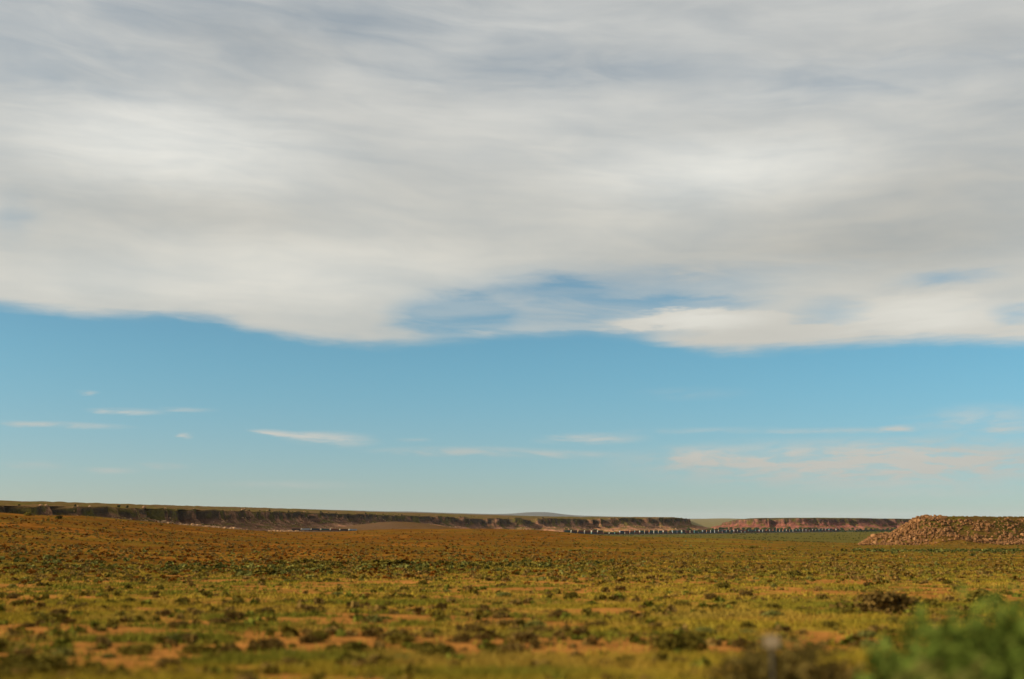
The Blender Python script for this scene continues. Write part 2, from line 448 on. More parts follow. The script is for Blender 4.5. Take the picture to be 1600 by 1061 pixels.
def build_mesa(name, rim, label, step, kback, c_top, c_cap, c_mid, c_foot, spur=14, seed=0, hmul=1.9, fans=()):
    """rim: list of (sx, y_rim, D, y_skyline). The face looks right / towards the camera."""
    P = []
    for sx, yr, D, ys in rim:
        x, y, z = at(sx, yr, D)
        P.append((x, y, z, at(sx, ys, D * kback)[2]))
    S, s = catmull(P, step)
    T = np.gradient(S[:, :2], axis=0); T /= np.linalg.norm(T, axis=1)[:, None]
    N = np.stack([T[:, 1], -T[:, 0]], -1)                       # right-hand side of the path = outward
    off = (fbm(s / 90, s * 0 + seed, 4, seed + 1) - .5) * spur * 2.6 + (fbm(s / 14, s * 0 + 3.3, 3, seed + 2) - .5) * 14 - 22 * sstep(.56, .68, fbm(s / 35, s * 0 + 1.7, 3, seed + 33))
    rimxy = S[:, :2] + N * off[:, None]
    zt = S[:, 2] + (fbm(s / 18, s * 0, 4, seed + 3, .6) - .55) * 4.5 - 2.5 * sstep(.56, .68, fbm(s / 35, s * 0 + 1.7, 3, seed + 33))
    sxs = 800 + S[:, 0] / S[:, 1] / (tx(801) - tx(800))
    fan = np.ones(len(s))
    for a, b, f_ in fans: fan = fan + f_ * sstep(a, a + 25, sxs) * (1 - sstep(b - 25, b, sxs)) * (.6 + .8 * fbm(s / 30, s * 0, 3, 88))
    foot = rimxy + N * (60 * fan)[:, None]
    zf = ground(foot[:, 0], foot[:, 1]) - 1.0
    H = np.maximum(zt - zf, 4)
    rows = []; cols = []
    # plateau, from far back to the rim
    ks = np.concatenate([np.linspace(kback * 1.8, kback, 5), np.linspace(kback, 1.15, 14)[1:], np.linspace(1.15, 1.0, 30)[1:]])
    for k in ks:
        w = sstep(1.0, kback, np.array(k))
        q = float(sstep(1.0, 1.07, np.array(k))); bxy = rimxy * (1 - q) + S[:, :2] * q; zq = zt * (1 - q) + S[:, 2] * q
        x = bxy[:, 0] * k; y = bxy[:, 1] * k
        z = zq * (1 - w) + S[:, 3] * w if k <= kback else S[:, 3] - (k - kback) * 40
        z = z + (fbm(x / 60, y / 60, 3, 9) - .5) * 3.0 * min(1, (k - 1) * 8)
        rows.append(np.stack([x, y, z], -1))
        n = fbm(x / 90, y / 50, 4, seed + 12)
        c = mixc(np.broadcast_to(c_top, (len(s), 3)), OLIVE, .7 * sstep(.45, .6, n)); cols.append(c)
    # face: u from 0 (rim) to 1 (foot)
    U = np.concatenate([np.linspace(0, .12, 6)[1:], np.linspace(.12, 1, 34)[1:], [1.15, 1.35]])
    for u in U:
        # horizontal reach / vertical drop: caprock wall, ledge, talus
        if u < .12: h = u * .35; v = u / .12 * .36
        elif u < .3: h = .042 + (u - .12) * 1.1; v = .36 + (u - .12) * 1.2
        else: h = .24 + (u - .3) * 2.4; v = .576 + (min(u, 1) - .3) / .7 * .424
        gul = (fbm(s / 17, s * 0 + u * .8, 4, seed + 5, .6) - .5)
        spr = (fbm(s / 48, s * 0 + u * .3, 3, seed + 6) - .5)
        reach = H * h * hmul * .55 * fan + (gul * 13 + spr * 52) * sstep(.05, .8, np.array(u)) * (1.25 - .3 * u)
        reach = reach + (fbm(s / 5, s * 0 + u * 13, 3, seed + 7) - .5) * 5.0
        vv = v if u > .6 else v * (.55 + .9 * fbm(s / 28, s * 0 + 4.4, 4, seed + 21)) * (1 - u / .6) + v * u / .6
        z = zt - H * vv + (fbm(s / 7, s * 0 + u * 20, 4, seed + 8, .6) - .5) * 4.6 * (1 - .5 * u) * min(1, u * 8)
        if u > 1: z = zf - (u - 1) * 12
        xy = rimxy + N * reach[:, None]
        rows.append(np.stack([xy[:, 0], xy[:, 1], z], -1))
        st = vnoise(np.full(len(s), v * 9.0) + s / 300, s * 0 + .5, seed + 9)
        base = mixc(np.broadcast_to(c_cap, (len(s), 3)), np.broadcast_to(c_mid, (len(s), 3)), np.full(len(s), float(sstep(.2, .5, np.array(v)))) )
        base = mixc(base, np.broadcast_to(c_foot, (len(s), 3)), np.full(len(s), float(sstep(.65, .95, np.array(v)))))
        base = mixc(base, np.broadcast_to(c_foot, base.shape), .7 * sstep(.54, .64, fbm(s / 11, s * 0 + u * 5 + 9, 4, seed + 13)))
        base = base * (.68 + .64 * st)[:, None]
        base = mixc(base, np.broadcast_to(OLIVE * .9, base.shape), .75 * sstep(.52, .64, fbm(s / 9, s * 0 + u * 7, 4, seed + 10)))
        cols.append(base)
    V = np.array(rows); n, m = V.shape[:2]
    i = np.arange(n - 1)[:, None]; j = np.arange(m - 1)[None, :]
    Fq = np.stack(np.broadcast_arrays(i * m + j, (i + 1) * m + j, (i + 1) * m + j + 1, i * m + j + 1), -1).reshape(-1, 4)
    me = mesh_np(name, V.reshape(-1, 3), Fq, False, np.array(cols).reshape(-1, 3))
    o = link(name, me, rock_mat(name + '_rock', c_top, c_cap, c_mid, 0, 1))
    tag(o, label=label, kind='structure')
    return V, len(ks), np.array(list(U)), N

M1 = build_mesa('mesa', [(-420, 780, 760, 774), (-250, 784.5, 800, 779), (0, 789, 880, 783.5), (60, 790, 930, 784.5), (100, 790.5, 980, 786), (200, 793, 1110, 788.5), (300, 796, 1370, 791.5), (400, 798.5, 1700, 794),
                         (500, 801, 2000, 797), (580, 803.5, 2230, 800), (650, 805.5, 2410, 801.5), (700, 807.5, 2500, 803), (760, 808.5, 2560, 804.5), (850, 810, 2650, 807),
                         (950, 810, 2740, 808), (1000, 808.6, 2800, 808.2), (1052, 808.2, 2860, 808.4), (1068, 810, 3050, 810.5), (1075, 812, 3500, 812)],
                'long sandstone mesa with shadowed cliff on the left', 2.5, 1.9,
                np.array((.17, .098, .034)), np.array((.068, .046, .025)), np.array((.150, .072, .038)), np.array((.33, .160, .082)), seed=3, fans=((60, 255, 1.3), (300, 340, .3), (560, 720, .8), (800, 870, .5), (940, 1000, .6)))  # cap and middle rock darkened: part of the cliff's shade is in its colour
M2 = build_mesa('mesa', [(1128, 818, 3900, 818), (1134, 816.5, 3300, 816.5), (1150, 812.5, 2980, 812.5), (1175, 810.2, 2880, 809.8), (1250, 809.8, 2860, 809.3), (1330, 810, 2900, 809.6), (1410, 811, 2980, 811), (1500, 811, 3050, 811), (1750, 811, 3200, 811)],
                'flat topped red mesa between the gap and the rocky hill', 2.5, 1.5,
                np.array((.11, .075, .035)), np.array((.125, .065, .045)), np.array((.26, .092, .060)), np.array((.28, .12, .072)), spur=10, seed=40)

# ================================================================== far blue hills
def build_far():
    prof = [(-600, 779), (-100, 782.3), (0, 783.2), (80, 785), (200, 789), (440, 796), (458, 794.6), (520, 796.6), (600, 799), (640, 799), (690, 801), (770, 803.2), (800, 802.6), (822, 800.6), (838, 800.0), (856, 800.2), (868, 801.8), (885, 804), (905, 805.5), (950, 807), (1020, 808.6), (1060, 810.5), (1300, 811), (2000, 811)]
    sx = np.arange(-600, 2000, 2.0)
    ys = np.interp(sx, [p[0] for p in prof], [p[1] for p in prof])
    ys = np.convolve(np.pad(ys, 4, mode='edge'), np.ones(9) / 9, 'valid')
    D0 = 26000
    rows = []
    for d, k in ((-3200, 0), (-2200, .25), (-1400, .5), (-700, .8), (0, 1), (900, .95), (2500, .5), (5000, -.3)):
        pts = []
        for a, b in zip(sx, ys):
            x, y, z = at(a, b, D0); q = (D0 + d) / D0
            zz = -5 + (z + 5) * k
            pts.append((x * q, y * q, zz))
        P = np.array(pts); P[:, 2] += (fbm(P[:, 0] / 500, P[:, 1] / 500, 4, 77) - .5) * (14 if d != 0 else 3)
        rows.append(P)
    V = np.array(rows); n, m = V.shape[:2]
    i = np.arange(n - 1)[:, None]; j = np.arange(m - 1)[None, :]
    Fq = np.stack(np.broadcast_arrays(i * m + j, i * m + j + 1, (i + 1) * m + j + 1, (i + 1) * m + j), -1).reshape(-1, 4)
    col = np.broadcast_to(np.array((.11, .10, .075)), (n * m, 3))
    o = link('hills', mesh_np('hills', V.reshape(-1, 3), Fq, True, col), mat_attr('far_scrub', ((.004, .2),)))
    tag(o, kind='structure', label='low blue ridge and round hill on the far skyline')
build_far()


# ================================================================== haze (thin dry air)
def build_haze():
    me = bpy.data.meshes.new('haze'); bm = bmesh.new()
    bmesh.ops.create_cube(bm, size=1.0); bm.to_mesh(me); bm.free()
    zlo, zhi = -150.0, 330.0
    o = link('haze', me, None, loc=(0, 0, (zlo + zhi) / 2), sc=(130000, 130000, zhi - zlo))
    m = bpy.data.materials.new('thin_air'); m.use_nodes = True; nt = m.node_tree; nt.nodes.clear()
    v = nt.nodes.new('ShaderNodeVolumePrincipled'); v.inputs['Color'].default_value = (.80, .88, 1.0, 1)
    v.inputs['Density'].default_value = HAZE
    out = nt.nodes.new('ShaderNodeOutputMaterial'); nt.links.new(v.outputs[0], out.inputs['Volume'])
    me.materials.append(m); tag(o, kind='stuff', label='thin bluish desert air between the camera and the far hills')
HAZE = 1.0e-5
build_haze()

# ================================================================== plants
def quads(C, A, B):
    """centres C, half axes A, B -> quad verts"""
    V = np.stack([C - A - B, C + A - B, C + A + B, C - A + B], 1).reshape(-1, 3)
    Fq = np.arange(len(V)).reshape(-1, 4)
    return V, Fq
def leaf_cloud(r, C, size, asp=1.8, up=0.0):
    n = len(C)
    d = r.normal(size=(n, 3)); d[:, 2] = d[:, 2] * (1 - up) + up * 1.6; d /= np.linalg.norm(d, axis=1)[:, None]
    e = np.cross(d, r.normal(size=(n, 3))); e /= np.linalg.norm(e, axis=1)[:, None]
    sz = size * r.uniform(.6, 1.4, n)[:, None]
    return quads(C, d * sz * asp / 2, e * sz / 2)
def tube(p0, p1, r0, r1, k=5):
    p0 = np.array(p0, float); p1 = np.array(p1, float); d = p1 - p0; d /= np.linalg.norm(d) + 1e-9
    a = np.cross(d, (.3, .9, .2)); a /= np.linalg.norm(a); b = np.cross(d, a)
    th = np.arange(k) * 2 * np.pi / k
    ring = np.cos(th)[:, None] * a + np.sin(th)[:, None] * b
    V = np.vstack([p0 + ring * r0, p1 + ring * r1]); i = np.arange(k)
    return V, np.stack([i, (i + 1) % k, (i + 1) % k + k, i + k], -1)
def join(parts):
    V = []; Fc = []; n = 0
    for v, f in parts: V.append(v); Fc.append(f + n); n += len(v)
    return np.vstack(V), np.vstack(Fc)

LEAF_MAT = mat_attr('foliage', ((7.0, .25),), rough=.8, randvar=.22, spec=.15)
STEM_MAT = mat_flat('dry_twigs', (.16, .10, .055), .95, .3, 20)
BARK_MAT = mat_flat('bark', (.12, .09, .06), .95, .3, 3)

def shrub_meshes(name, seed, w, h, nclump, nleaf, leaf, col, col2, ragged=.25, up=.35):
    r = np.random.default_rng(seed)
    th = r.uniform(0, 2 * np.pi, nclump); ph = r.uniform(.05, 1, nclump)
    rad = r.uniform(.35, 1, nclump) * (1 - ragged * r.uniform(0, 1, nclump))
    cx = np.cos(th) * np.sqrt(1 - ph ** 2 * .8) * rad * w / 2; cy = np.sin(th) * np.sqrt(1 - ph ** 2 * .8) * rad * w / 2
    cz = h * (.18 + .68 * ph * rad)
    cc = np.stack([cx, cy, cz], -1)
    idx = r.integers(0, nclump, nleaf)
    sp = np.array((w, w, h)) * .13
    C = cc[idx] + r.normal(size=(nleaf, 3)) * sp; C[:, 2] = np.abs(C[:, 2]) + .01
    lim = h * np.sqrt(np.clip(1.02 - (C[:, 0] ** 2 + C[:, 1] ** 2) / (w * .62) ** 2, .04, 1)) * (.66 + .5 * vnoise(C[:, 0] * 9 / w, C[:, 1] * 9 / w, seed))
    C[:, 2] = np.minimum(C[:, 2], lim * r.uniform(.9, 1, nleaf))
    V, Fq = leaf_cloud(r, C, leaf, 2.0, up)
    cl = r.uniform(.7, 1.25, nclump)[idx] * r.uniform(.8, 1.2, nleaf)
    k = r.uniform(0, 1, nclump)[idx]
    cv = (np.array(col)[None] * (1 - k[:, None]) + np.array(col2)[None] * k[:, None]) * cl[:, None]
    me = mesh_np(name + '_foliage', V, Fq, False, np.repeat(cv, 4, 0))
    st = join([tube((r.normal() * w * .03, r.normal() * w * .03, -.05), c, .012 + .008 * w, .004) for c in cc])
    ms = mesh_np(name + '_stems', st[0], st[1], True)
    return me, ms

DARK = ((.110, .084, .014), (.155, .115, .018)); DRY = ((.175, .105, .026), (.135, .084, .022))
SAGE = ((.145, .140, .030), (.20, .185, .045)); LIME = ((.14, .13, .020), (.19, .155, .028)); WEED = ((.062, .088, .012), (.11, .135, .024))
KIND = {
 'scrub_bush': (DARK, 'dark olive scrub bush dotting the yellow green plain', 'dark scrub bushes on the plain'),
 'dry_bush': (DRY, 'brownish dry twiggy bush dotting the yellow green plain', 'dry brown bushes on the plain'),
 'sage_bush': (SAGE, 'pale grey green sage bush growing on the plain', 'pale sage bushes on the plain'),
}
PROTO = {}
for ki, (k, v) in enumerate(KIND.items()):
    PROTO[k] = [shrub_meshes(k, 100 * ki + q, 1.0, .62, 22, 900, .045, v[0][0], v[0][1], .2 + .15 * q / 4) for q in range(5)]
PROTO_SMALL = {k: [shrub_meshes(k, 700 + 100 * i + q, 1.0, .62, 16, 260, .10, v[0][0], v[0][1]) for q in range(4)] for i, (k, v) in enumerate(KIND.items())}

def place_shrub(kind, x, y, w, h, label=None, group=None, near_=True, q=None):
    z = float(ground(np.array(x), np.array(y))) - .02
    r = random.random() * 6.28
    if near_:
        me, ms = PROTO[kind][random.randrange(5) if q is None else q]
        t = bpy.data.objects.new(kind, None); COL.objects.link(t)
        t.location = (x, y, z); t.rotation_euler = (0, 0, r); t.scale = (w, w, h / .62)
        link('foliage', me, LEAF_MAT, t); link('stems', ms, STEM_MAT, t)
    else:
        me, ms = PROTO_SMALL[kind][random.randrange(4)]
        t = link(kind, me, LEAF_MAT, None, (x, y, z), (0, 0, r), (w, w, h / .62))
    if label: tag(t, label, 'bush')
    else: tag(t, KIND[kind][1], 'bush', KIND[kind][2])
    if group: t['group'] = group
    return t
def gdist(sx, sy, lo=6, hi=1500):
    """forward distance at which the ground is seen at that photo pixel"""
    D = np.geomspace(lo, hi, 900)
    a = np.array([at(sx, sy, d) for d in D])
    g = ground(a[:, 0], a[:, 1])
    below = np.where(a[:, 2] <= g)[0]
    return float(D[below[0]]) if len(below) else hi

# bushes one can point to in the photograph: (kind, photo x, photo y of base, width px, height px, label)
MARKED = [
 ('scrub_bush', 285, 946, 24, 13, 'small dark round bush alone on pale ground at the left of the near plain'),
 ('scrub_bush', 683, 1030, 52, 28, 'dark low bush near the lower edge, left of centre'),
 ('scrub_bush', 1055, 1022, 80, 40, 'dark brown bush near the lower edge, left of the white marker'),
 ('dry_bush', 1385, 958, 90, 40, 'large brown bush at the right, behind the green roadside shrub'),
 ('scrub_bush', 1240, 900, 20, 10, 'small dark bush at mid right, in front of the rocky hill'),
 ('scrub_bush', 1176, 857, 9, 5, 'tiny black bush on the tan plain below the green flat'),
 ('scrub_bush', 1319, 862, 10, 6, 'tiny black bush just left of the rocky hill foot'),
 ('scrub_bush', 1578, 881, 7, 4, 'tiny dark bush on the plain at the far right'),
 ('scrub_bush', 412, 899, 42, 11, 'dark bush in the green strip, left of centre'),
 ('scrub_bush', 610, 884, 60, 11, 'widest dark bush in the green strip across the plain'),
 ('scrub_bush', 482, 880, 26, 8, 'dark bush at the left end of the middle bush strip'),
 ('scrub_bush', 777, 884, 20, 6, 'dark bush at the right end of the middle bush strip'),
 ('scrub_bush', 50, 1058, 120, 40, 'dark bush at the lower left corner'),
 ('scrub_bush', 1540, 945, 60, 26, 'dark brown bush at the right edge above the green roadside shrub'),
 ('scrub_bush', 310, 1022, 46, 18, 'dark flat bush at the lower left of the near plain'),
 ('scrub_bush', 500, 1003, 34, 20, 'dark upright bush at the lower left centre'),
 ('dry_bush', 820, 1004, 50, 20, 'brown bush at the lower centre, on orange soil'),
 ('scrub_bush', 92, 811, 9, 7, 'dark bush on the brow of the left hill, right of its twin'),
 ('scrub_bush', 44, 806, 10, 6, 'dark bush on the brow of the left hill near the left edge'),
 ('scrub_bush', 1132, 920, 22, 12, 'dark bush on yellow grass, right of centre'),
]
for k, sx, sy, wp, hp, lab in MARKED:
    D = gdist(sx, sy); x = at(sx, sy, D)[0]; sc_ = D / F
    place_shrub(k, x, D, wp * sc_, hp * sc_, lab, None, near_=(D < 120))

# scattered bushes, each one an object (nearest first), farther ones as one mass
def scatter_screen(n, p0, p1, seed, x0=-60, x1=1660, power=1.0):
    r = np.random.default_rng(seed)
    out = []
    while len(out) < n:
        p = p0 + (p1 - p0) * r.uniform() ** power
        sx = r.uniform(x0, x1); out.append((sx, 812 + p))
    return out
cnt = 0
taken = []
for sx, sy in scatter_screen(255, 84, 235, 5, power=1.5):
    D = gdist(sx, sy, 8, 220); x = at(sx, sy, D)[0]
    if x > 3.0 and D < 15: continue
    if float(soil_mask(np.array(x), np.array(D))) > .8 and random.random() < .5: continue
    if any((x - a) ** 2 + (D - b) ** 2 < (.012 * D) ** 2 * 2 for a, b in taken): continue
    taken.append((x, D))
    k = random.choices(list(KIND), (5, 5, 2))[0]
    w = random.uniform(.32, .95) * (1 if D > 30 else .72); h = w * random.uniform(.36, .58)
    place_shrub(k, x, D, w, h, near_=D < 110); cnt += 1
print('bushes', cnt)

def build_scrub_mass(name, label, pts, mat=LEAF_MAT):
    """many far bushes nobody could count: pts rows x, y, w, h, r, g, b"""
    r = np.random.default_rng(99)
    P = np.array(pts); n = len(P); L = 26
    z = ground(P[:, 0], P[:, 1])
    th = r.uniform(0, 2 * np.pi, (n, L)); ph = r.uniform(0, 1, (n, L)); rd = r.uniform(.5, 1, (n, L))
    cx = P[:, None, 0] + np.cos(th) * np.sqrt(1 - ph ** 2) * rd * P[:, None, 2] * .5
    cy = P[:, None, 1] + np.sin(th) * np.sqrt(1 - ph ** 2) * rd * P[:, None, 2] * .5
    cz = z[:, None] + P[:, None, 3] * (.1 + .75 * ph * rd)
    C = np.stack([cx, cy, cz], -1).reshape(-1, 3)
    d = r.normal(size=(n * L, 3)); d /= np.linalg.norm(d, axis=1)[:, None]
    e = np.cross(d, r.normal(size=(n * L, 3))); e /= np.linalg.norm(e, axis=1)[:, None]
    sz = (np.repeat(P[:, 3], L) * r.uniform(.25, .5, n * L))[:, None]
    V, Fq = quads(C, d * sz * .9, e * sz * .6)
    cv = np.repeat(P[:, 4:7], L, 0) * r.uniform(.7, 1.3, n * L)[:, None]
    o = link(name, mesh_np(name, V, Fq, False, np.repeat(cv, 4, 0)), mat)
    tag(o, label, kind='stuff')
rr = np.random.default_rng(12)
pts = []
def pick(cols_):
    a, b = cols_; k = rr.uniform(); return [a[i] * (1 - k) + b[i] * k for i in range(3)]
for i in range(17000):                     # whole plain, even on the picture's rows
    p = -14 + 114 * rr.uniform(); sx = rr.uniform(-80, 1680)
    pts.append((sx, 812 + p))
SXG = np.arange(-100, 1701, 60.0); PG = np.arange(-14, 240, 4.0)
DG = np.array([[gdist(a, 812 + p, 8, 1400) for p in PG] for a in SXG])
def dlook(sx, sy):
    i = (np.asarray(sx) - SXG[0]) / 60; j = (np.asarray(sy) - 812 - PG[0]) / 4
    i0 = np.clip(i.astype(int), 0, len(SXG) - 2); j0 = np.clip(j.astype(int), 0, len(PG) - 2); a = i - i0; b = j - j0
    q = np.log(DG)
    return np.exp((q[i0, j0] * (1 - a) + q[i0 + 1, j0] * a) * (1 - b) + (q[i0, j0 + 1] * (1 - a) + q[i0 + 1, j0 + 1] * a) * b)
sxv = np.array([p[0] for p in pts]); syv = np.array([p[1] for p in pts]); Dv = dlook(sxv, syv)
Dv = Dv * rr.uniform(.95, 1.05, len(Dv))
rows = []
for sx, D in zip(sxv, Dv):
    if D > 1250 or D < 75: continue
    if D < 140 and rr.uniform() < .6: continue
    x = tx(sx) * D
    dens = float(fbm(np.array(x / 30), np.array(D / 18), 3, 55))
    if dens < .38 and rr.uniform() < .75: continue
    u = rr.uniform()
    lft = sx < 900
    if lft and D > 200: u = .3 + .7 * u
    c = pick(DARK) if u < .36 else (pick(DRY) if u < .72 else (pick(SAGE) if u < .78 else ([.15, .052, .006] if lft else [.16, .092, .014])))
    if u < .72: c = [q_ * 1.25 for q_ in c]
    w = rr.uniform(.3, .8) * (1 + D / 1100)
    rows.append((x, D, w, w * rr.uniform(.35, .6), *c))
# small dry clumps and forbs of the near field
for i in range(3000):
    D = math.exp(rr.uniform(math.log(12), math.log(105))); sx = rr.uniform(-60, 1660); x = tx(sx) * D
    if float(fbm(np.array(x / 2.5), np.array(D / 2.0), 3, 15)) < .47: continue
    u = rr.uniform(); c = pick(DRY) if u < .5 else (pick(DARK) if u < .8 else [.12, .12, .016])
    w = rr.uniform(.14, .5) * min(1.3, .6 + D / 80); rows.append((x, D, w, w * rr.uniform(.35, .7), *c))
# green wash with dense bushes, left of centre, and the green belt before the rocky hill
for i in range(650):
    sx = rr.uniform(-40, 960); D = rr.normal(160 + 12 * math.sin(sx / 130 + 1) + .02 * sx, 13)
    if float(fbm(np.array(sx / 40.), np.array(D / 12), 3, 5)) < .48: continue
    if sx > 800 and rr.uniform() < (sx - 800) / 200: continue
    c = pick(SAGE) if rr.uniform() < .45 else (pick(DARK) if rr.uniform() < .6 else [.085, .085, .018])
    w = rr.uniform(.4, 1.3); rows.append((tx(sx) * D, D, w, w * rr.uniform(.4, .65), *c))
for i in range(200):
    sx = rr.uniform(430, 960); D = rr.normal(188 + 7 * math.sin(sx / 70), 3.5)
    if float(fbm(np.array(sx / 30.), np.array(2.), 3, 5)) < .42: continue
    c = pick(DARK); w = rr.uniform(.5, 1.5); rows.append((tx(sx) * D, D, w, w * rr.uniform(.4, .6), *c))
for i in range(700):
    sx = rr.uniform(1330, 1680); D = rr.normal(385, 22)
    c = pick(SAGE) if rr.uniform() < .3 else [.075, .080, .018]
    w = rr.uniform(.5, 1.6); rows.append((tx(sx) * D, D, w, w * rr.uniform(.4, .6), *c))
build_scrub_mass('scrub', 'countless small desert shrubs speckling the middle and far plain', rows)

# ---- grass: uncountable blades in tufts
def build_grass():
    r = np.random.default_rng(3)
    VV = []; CC = []
    for (d0, d1, n, nb, bw, hh) in ((7, 30, 20000, 11, .010, .17), (30, 70, 34000, 7, .020, .18), (70, 175, 42000, 5, .045, .20), (175, 420, 26000, 4, .09, .22)):
        D = np.sqrt(r.uniform(d0 ** 2, d1 ** 2, n)); x = D * r.uniform(tx(-90), tx(1690), n)
        sm = soil_mask(x, D); g = fbm(x / 2.2, D / 1.6, 3, 66)
        fade = 1 - sstep(140, 400, D + 60 * (fbm(x / 25, D / 20, 3, 8) - .5)) if d1 > 100 else 1
        keep = (r.uniform(size=n) < fade) & (r.uniform(size=n) > sm * .93) & (g + r.uniform(-.12, .12, n) > .40)
        x = x[keep]; D = D[keep]; n2 = len(x)
        z = ground(x, D)
        gm = green_mask(x, D); yl = fbm(x / 5, D / 4, 3, 61)
        base = mixc(np.broadcast_to(np.array((.345, .24, .026)), (n2, 3)), np.broadcast_to(np.array((.175, .165, .020)), (n2, 3)), np.clip(gm * .8 + .15, 0, 1))
        base = mixc(base, np.broadcast_to(np.array((.41, .245, .045)), (n2, 3)), .6 * sstep(.5, .65, yl))
        base = base * r.uniform(.7, 1.2, n2)[:, None]
        c0 = np.repeat(np.stack([x, D, z], -1), nb, 0) + np.concatenate([r.normal(size=(n2 * nb, 2)) * .09, np.zeros((n2 * nb, 1))], 1)
        H = np.repeat(hh * r.uniform(.5, 1.5, n2), nb) * r.uniform(.6, 1.1, n2 * nb)
        lean = r.normal(size=(n2 * nb, 2)) * .45
        tip = c0 + np.stack([lean[:, 0] * H, lean[:, 1] * H, H], -1)
        an = r.uniform(0, np.pi, n2 * nb); w = np.stack([np.cos(an), np.sin(an), an * 0], -1) * bw
        c0[:, 2] -= .02
        VV.append(np.stack([c0 - w, c0 + w, tip], 1).reshape(-1, 3))
        CC.append(np.repeat(np.repeat(base, nb, 0) * r.uniform(.75, 1.2, (n2 * nb, 1)), 3, 0))
    V = np.vstack(VV); Cc = np.vstack(CC)
    o = link('grass', mesh_np('grass', V, np.arange(len(V)).reshape(-1, 3), False, Cc), mat_attr('grass_blades', (), rough=.85))
    tag(o, 'yellow green bunch grass covering the near plain', kind='stuff')
build_grass()

# ---- roadside shrubs close to the camera
def leafy_shrub(label, x, y, w, h, n, leaf, pal, seed, name='roadside_shrub', clumps=60):
    me, ms = shrub_meshes(name, seed, w, h, clumps, n, leaf, pal[0], pal[1], .30, .5)
    t = bpy.data.objects.new(name, None); COL.objects.link(t)
    t.location = (x, y, float(ground(np.array(x), np.array(y))) - .03)
    link('foliage', me, LEAF_MAT, t); link('stems', ms, STEM_MAT, t)
    tag(t, label, 'shrub'); return t
def px_at(sx, D): return tx(sx) * D
leafy_shrub('big bright green leafy shrub filling the lower right corner', px_at(1600, 11.5), 11.5, 3.1, 2.0, 18000, .065, WEED, 501, clumps=110)
leafy_shrub('lower pale green leafy shrub just left of the big green one', px_at(1435, 10.5), 10.5, 2.0, 1.32, 8500, .05, SAGE, 502)
leafy_shrub('dark brown green shrub behind the white marker', px_at(1225, 17), 17.0, 2.3, 1.30, 3600, .045, ((.10, .075, .018), (.17, .115, .028)), 503)
leafy_shrub('grey green sage shrub along the bottom edge, right of centre', px_at(1090, 11), 11.0, 2.2, 1.02, 4500, .045, SAGE, 504)
leafy_shrub('grey green sage shrub at the bottom edge under the white marker', px_at(1240, 10.2), 10.2, 1.5, 1.05, 3500, .045, SAGE, 505)
leafy_shrub('low yellow green shrub cut by the bottom edge at centre', px_at(860, 12.5), 12.5, 1.9, .86, 3500, .045, LIME, 506)
leafy_shrub('small green shrub cut by the bottom edge, left of centre', px_at(715, 13.2), 13.2, 1.3, .72, 2500, .045, WEED, 507)

# ---- white marker on a thin post
def bx(bm, x0, x1, y0, y1, z0, z1):
    vs = [bm.verts.new(p) for p in ((x0, y0, z0), (x1, y0, z0), (x1, y1, z0), (x0, y1, z0), (x0, y0, z1), (x1, y0, z1), (x1, y1, z1), (x0, y1, z1))]
    for f in ((3, 2, 1, 0), (4, 5, 6, 7), (0, 1, 5, 4), (1, 2, 6, 5), (2, 3, 7, 6), (3, 0, 4, 7)): bm.faces.new([vs[i] for i in f])
def bm_mesh(name, fn, bevel=0):
    bm = bmesh.new(); fn(bm)
    if bevel: bmesh.ops.bevel(bm, geom=list(bm.edges), offset=bevel, segments=1, affect='EDGES')
    me = bpy.data.meshes.new(name); bm.to_mesh(me); bm.free(); return me
mk = bpy.data.objects.new('roadside_marker', None); COL.objects.link(mk)
mx = px_at(1199, 15.2); mk.location = (mx, 15.2, float(ground(np.array(mx), np.array(15.2))))
tag(mk, 'small white marker panel on a thin post among the near shrubs', 'marker')
link('post', bm_mesh('post', lambda b: bx(b, -.018, .018, -.012, .012, -.2, 1.26), .003), mat_flat('weathered_steel', (.09, .075, .05), .6), mk)
link('panel', bm_mesh('panel', lambda b: bx(b, -.10, .10, -.02, -.0125, 1.10, 1.25), .003), mat_flat('white_panel', (.40, .30, .17), .6, .12), mk)

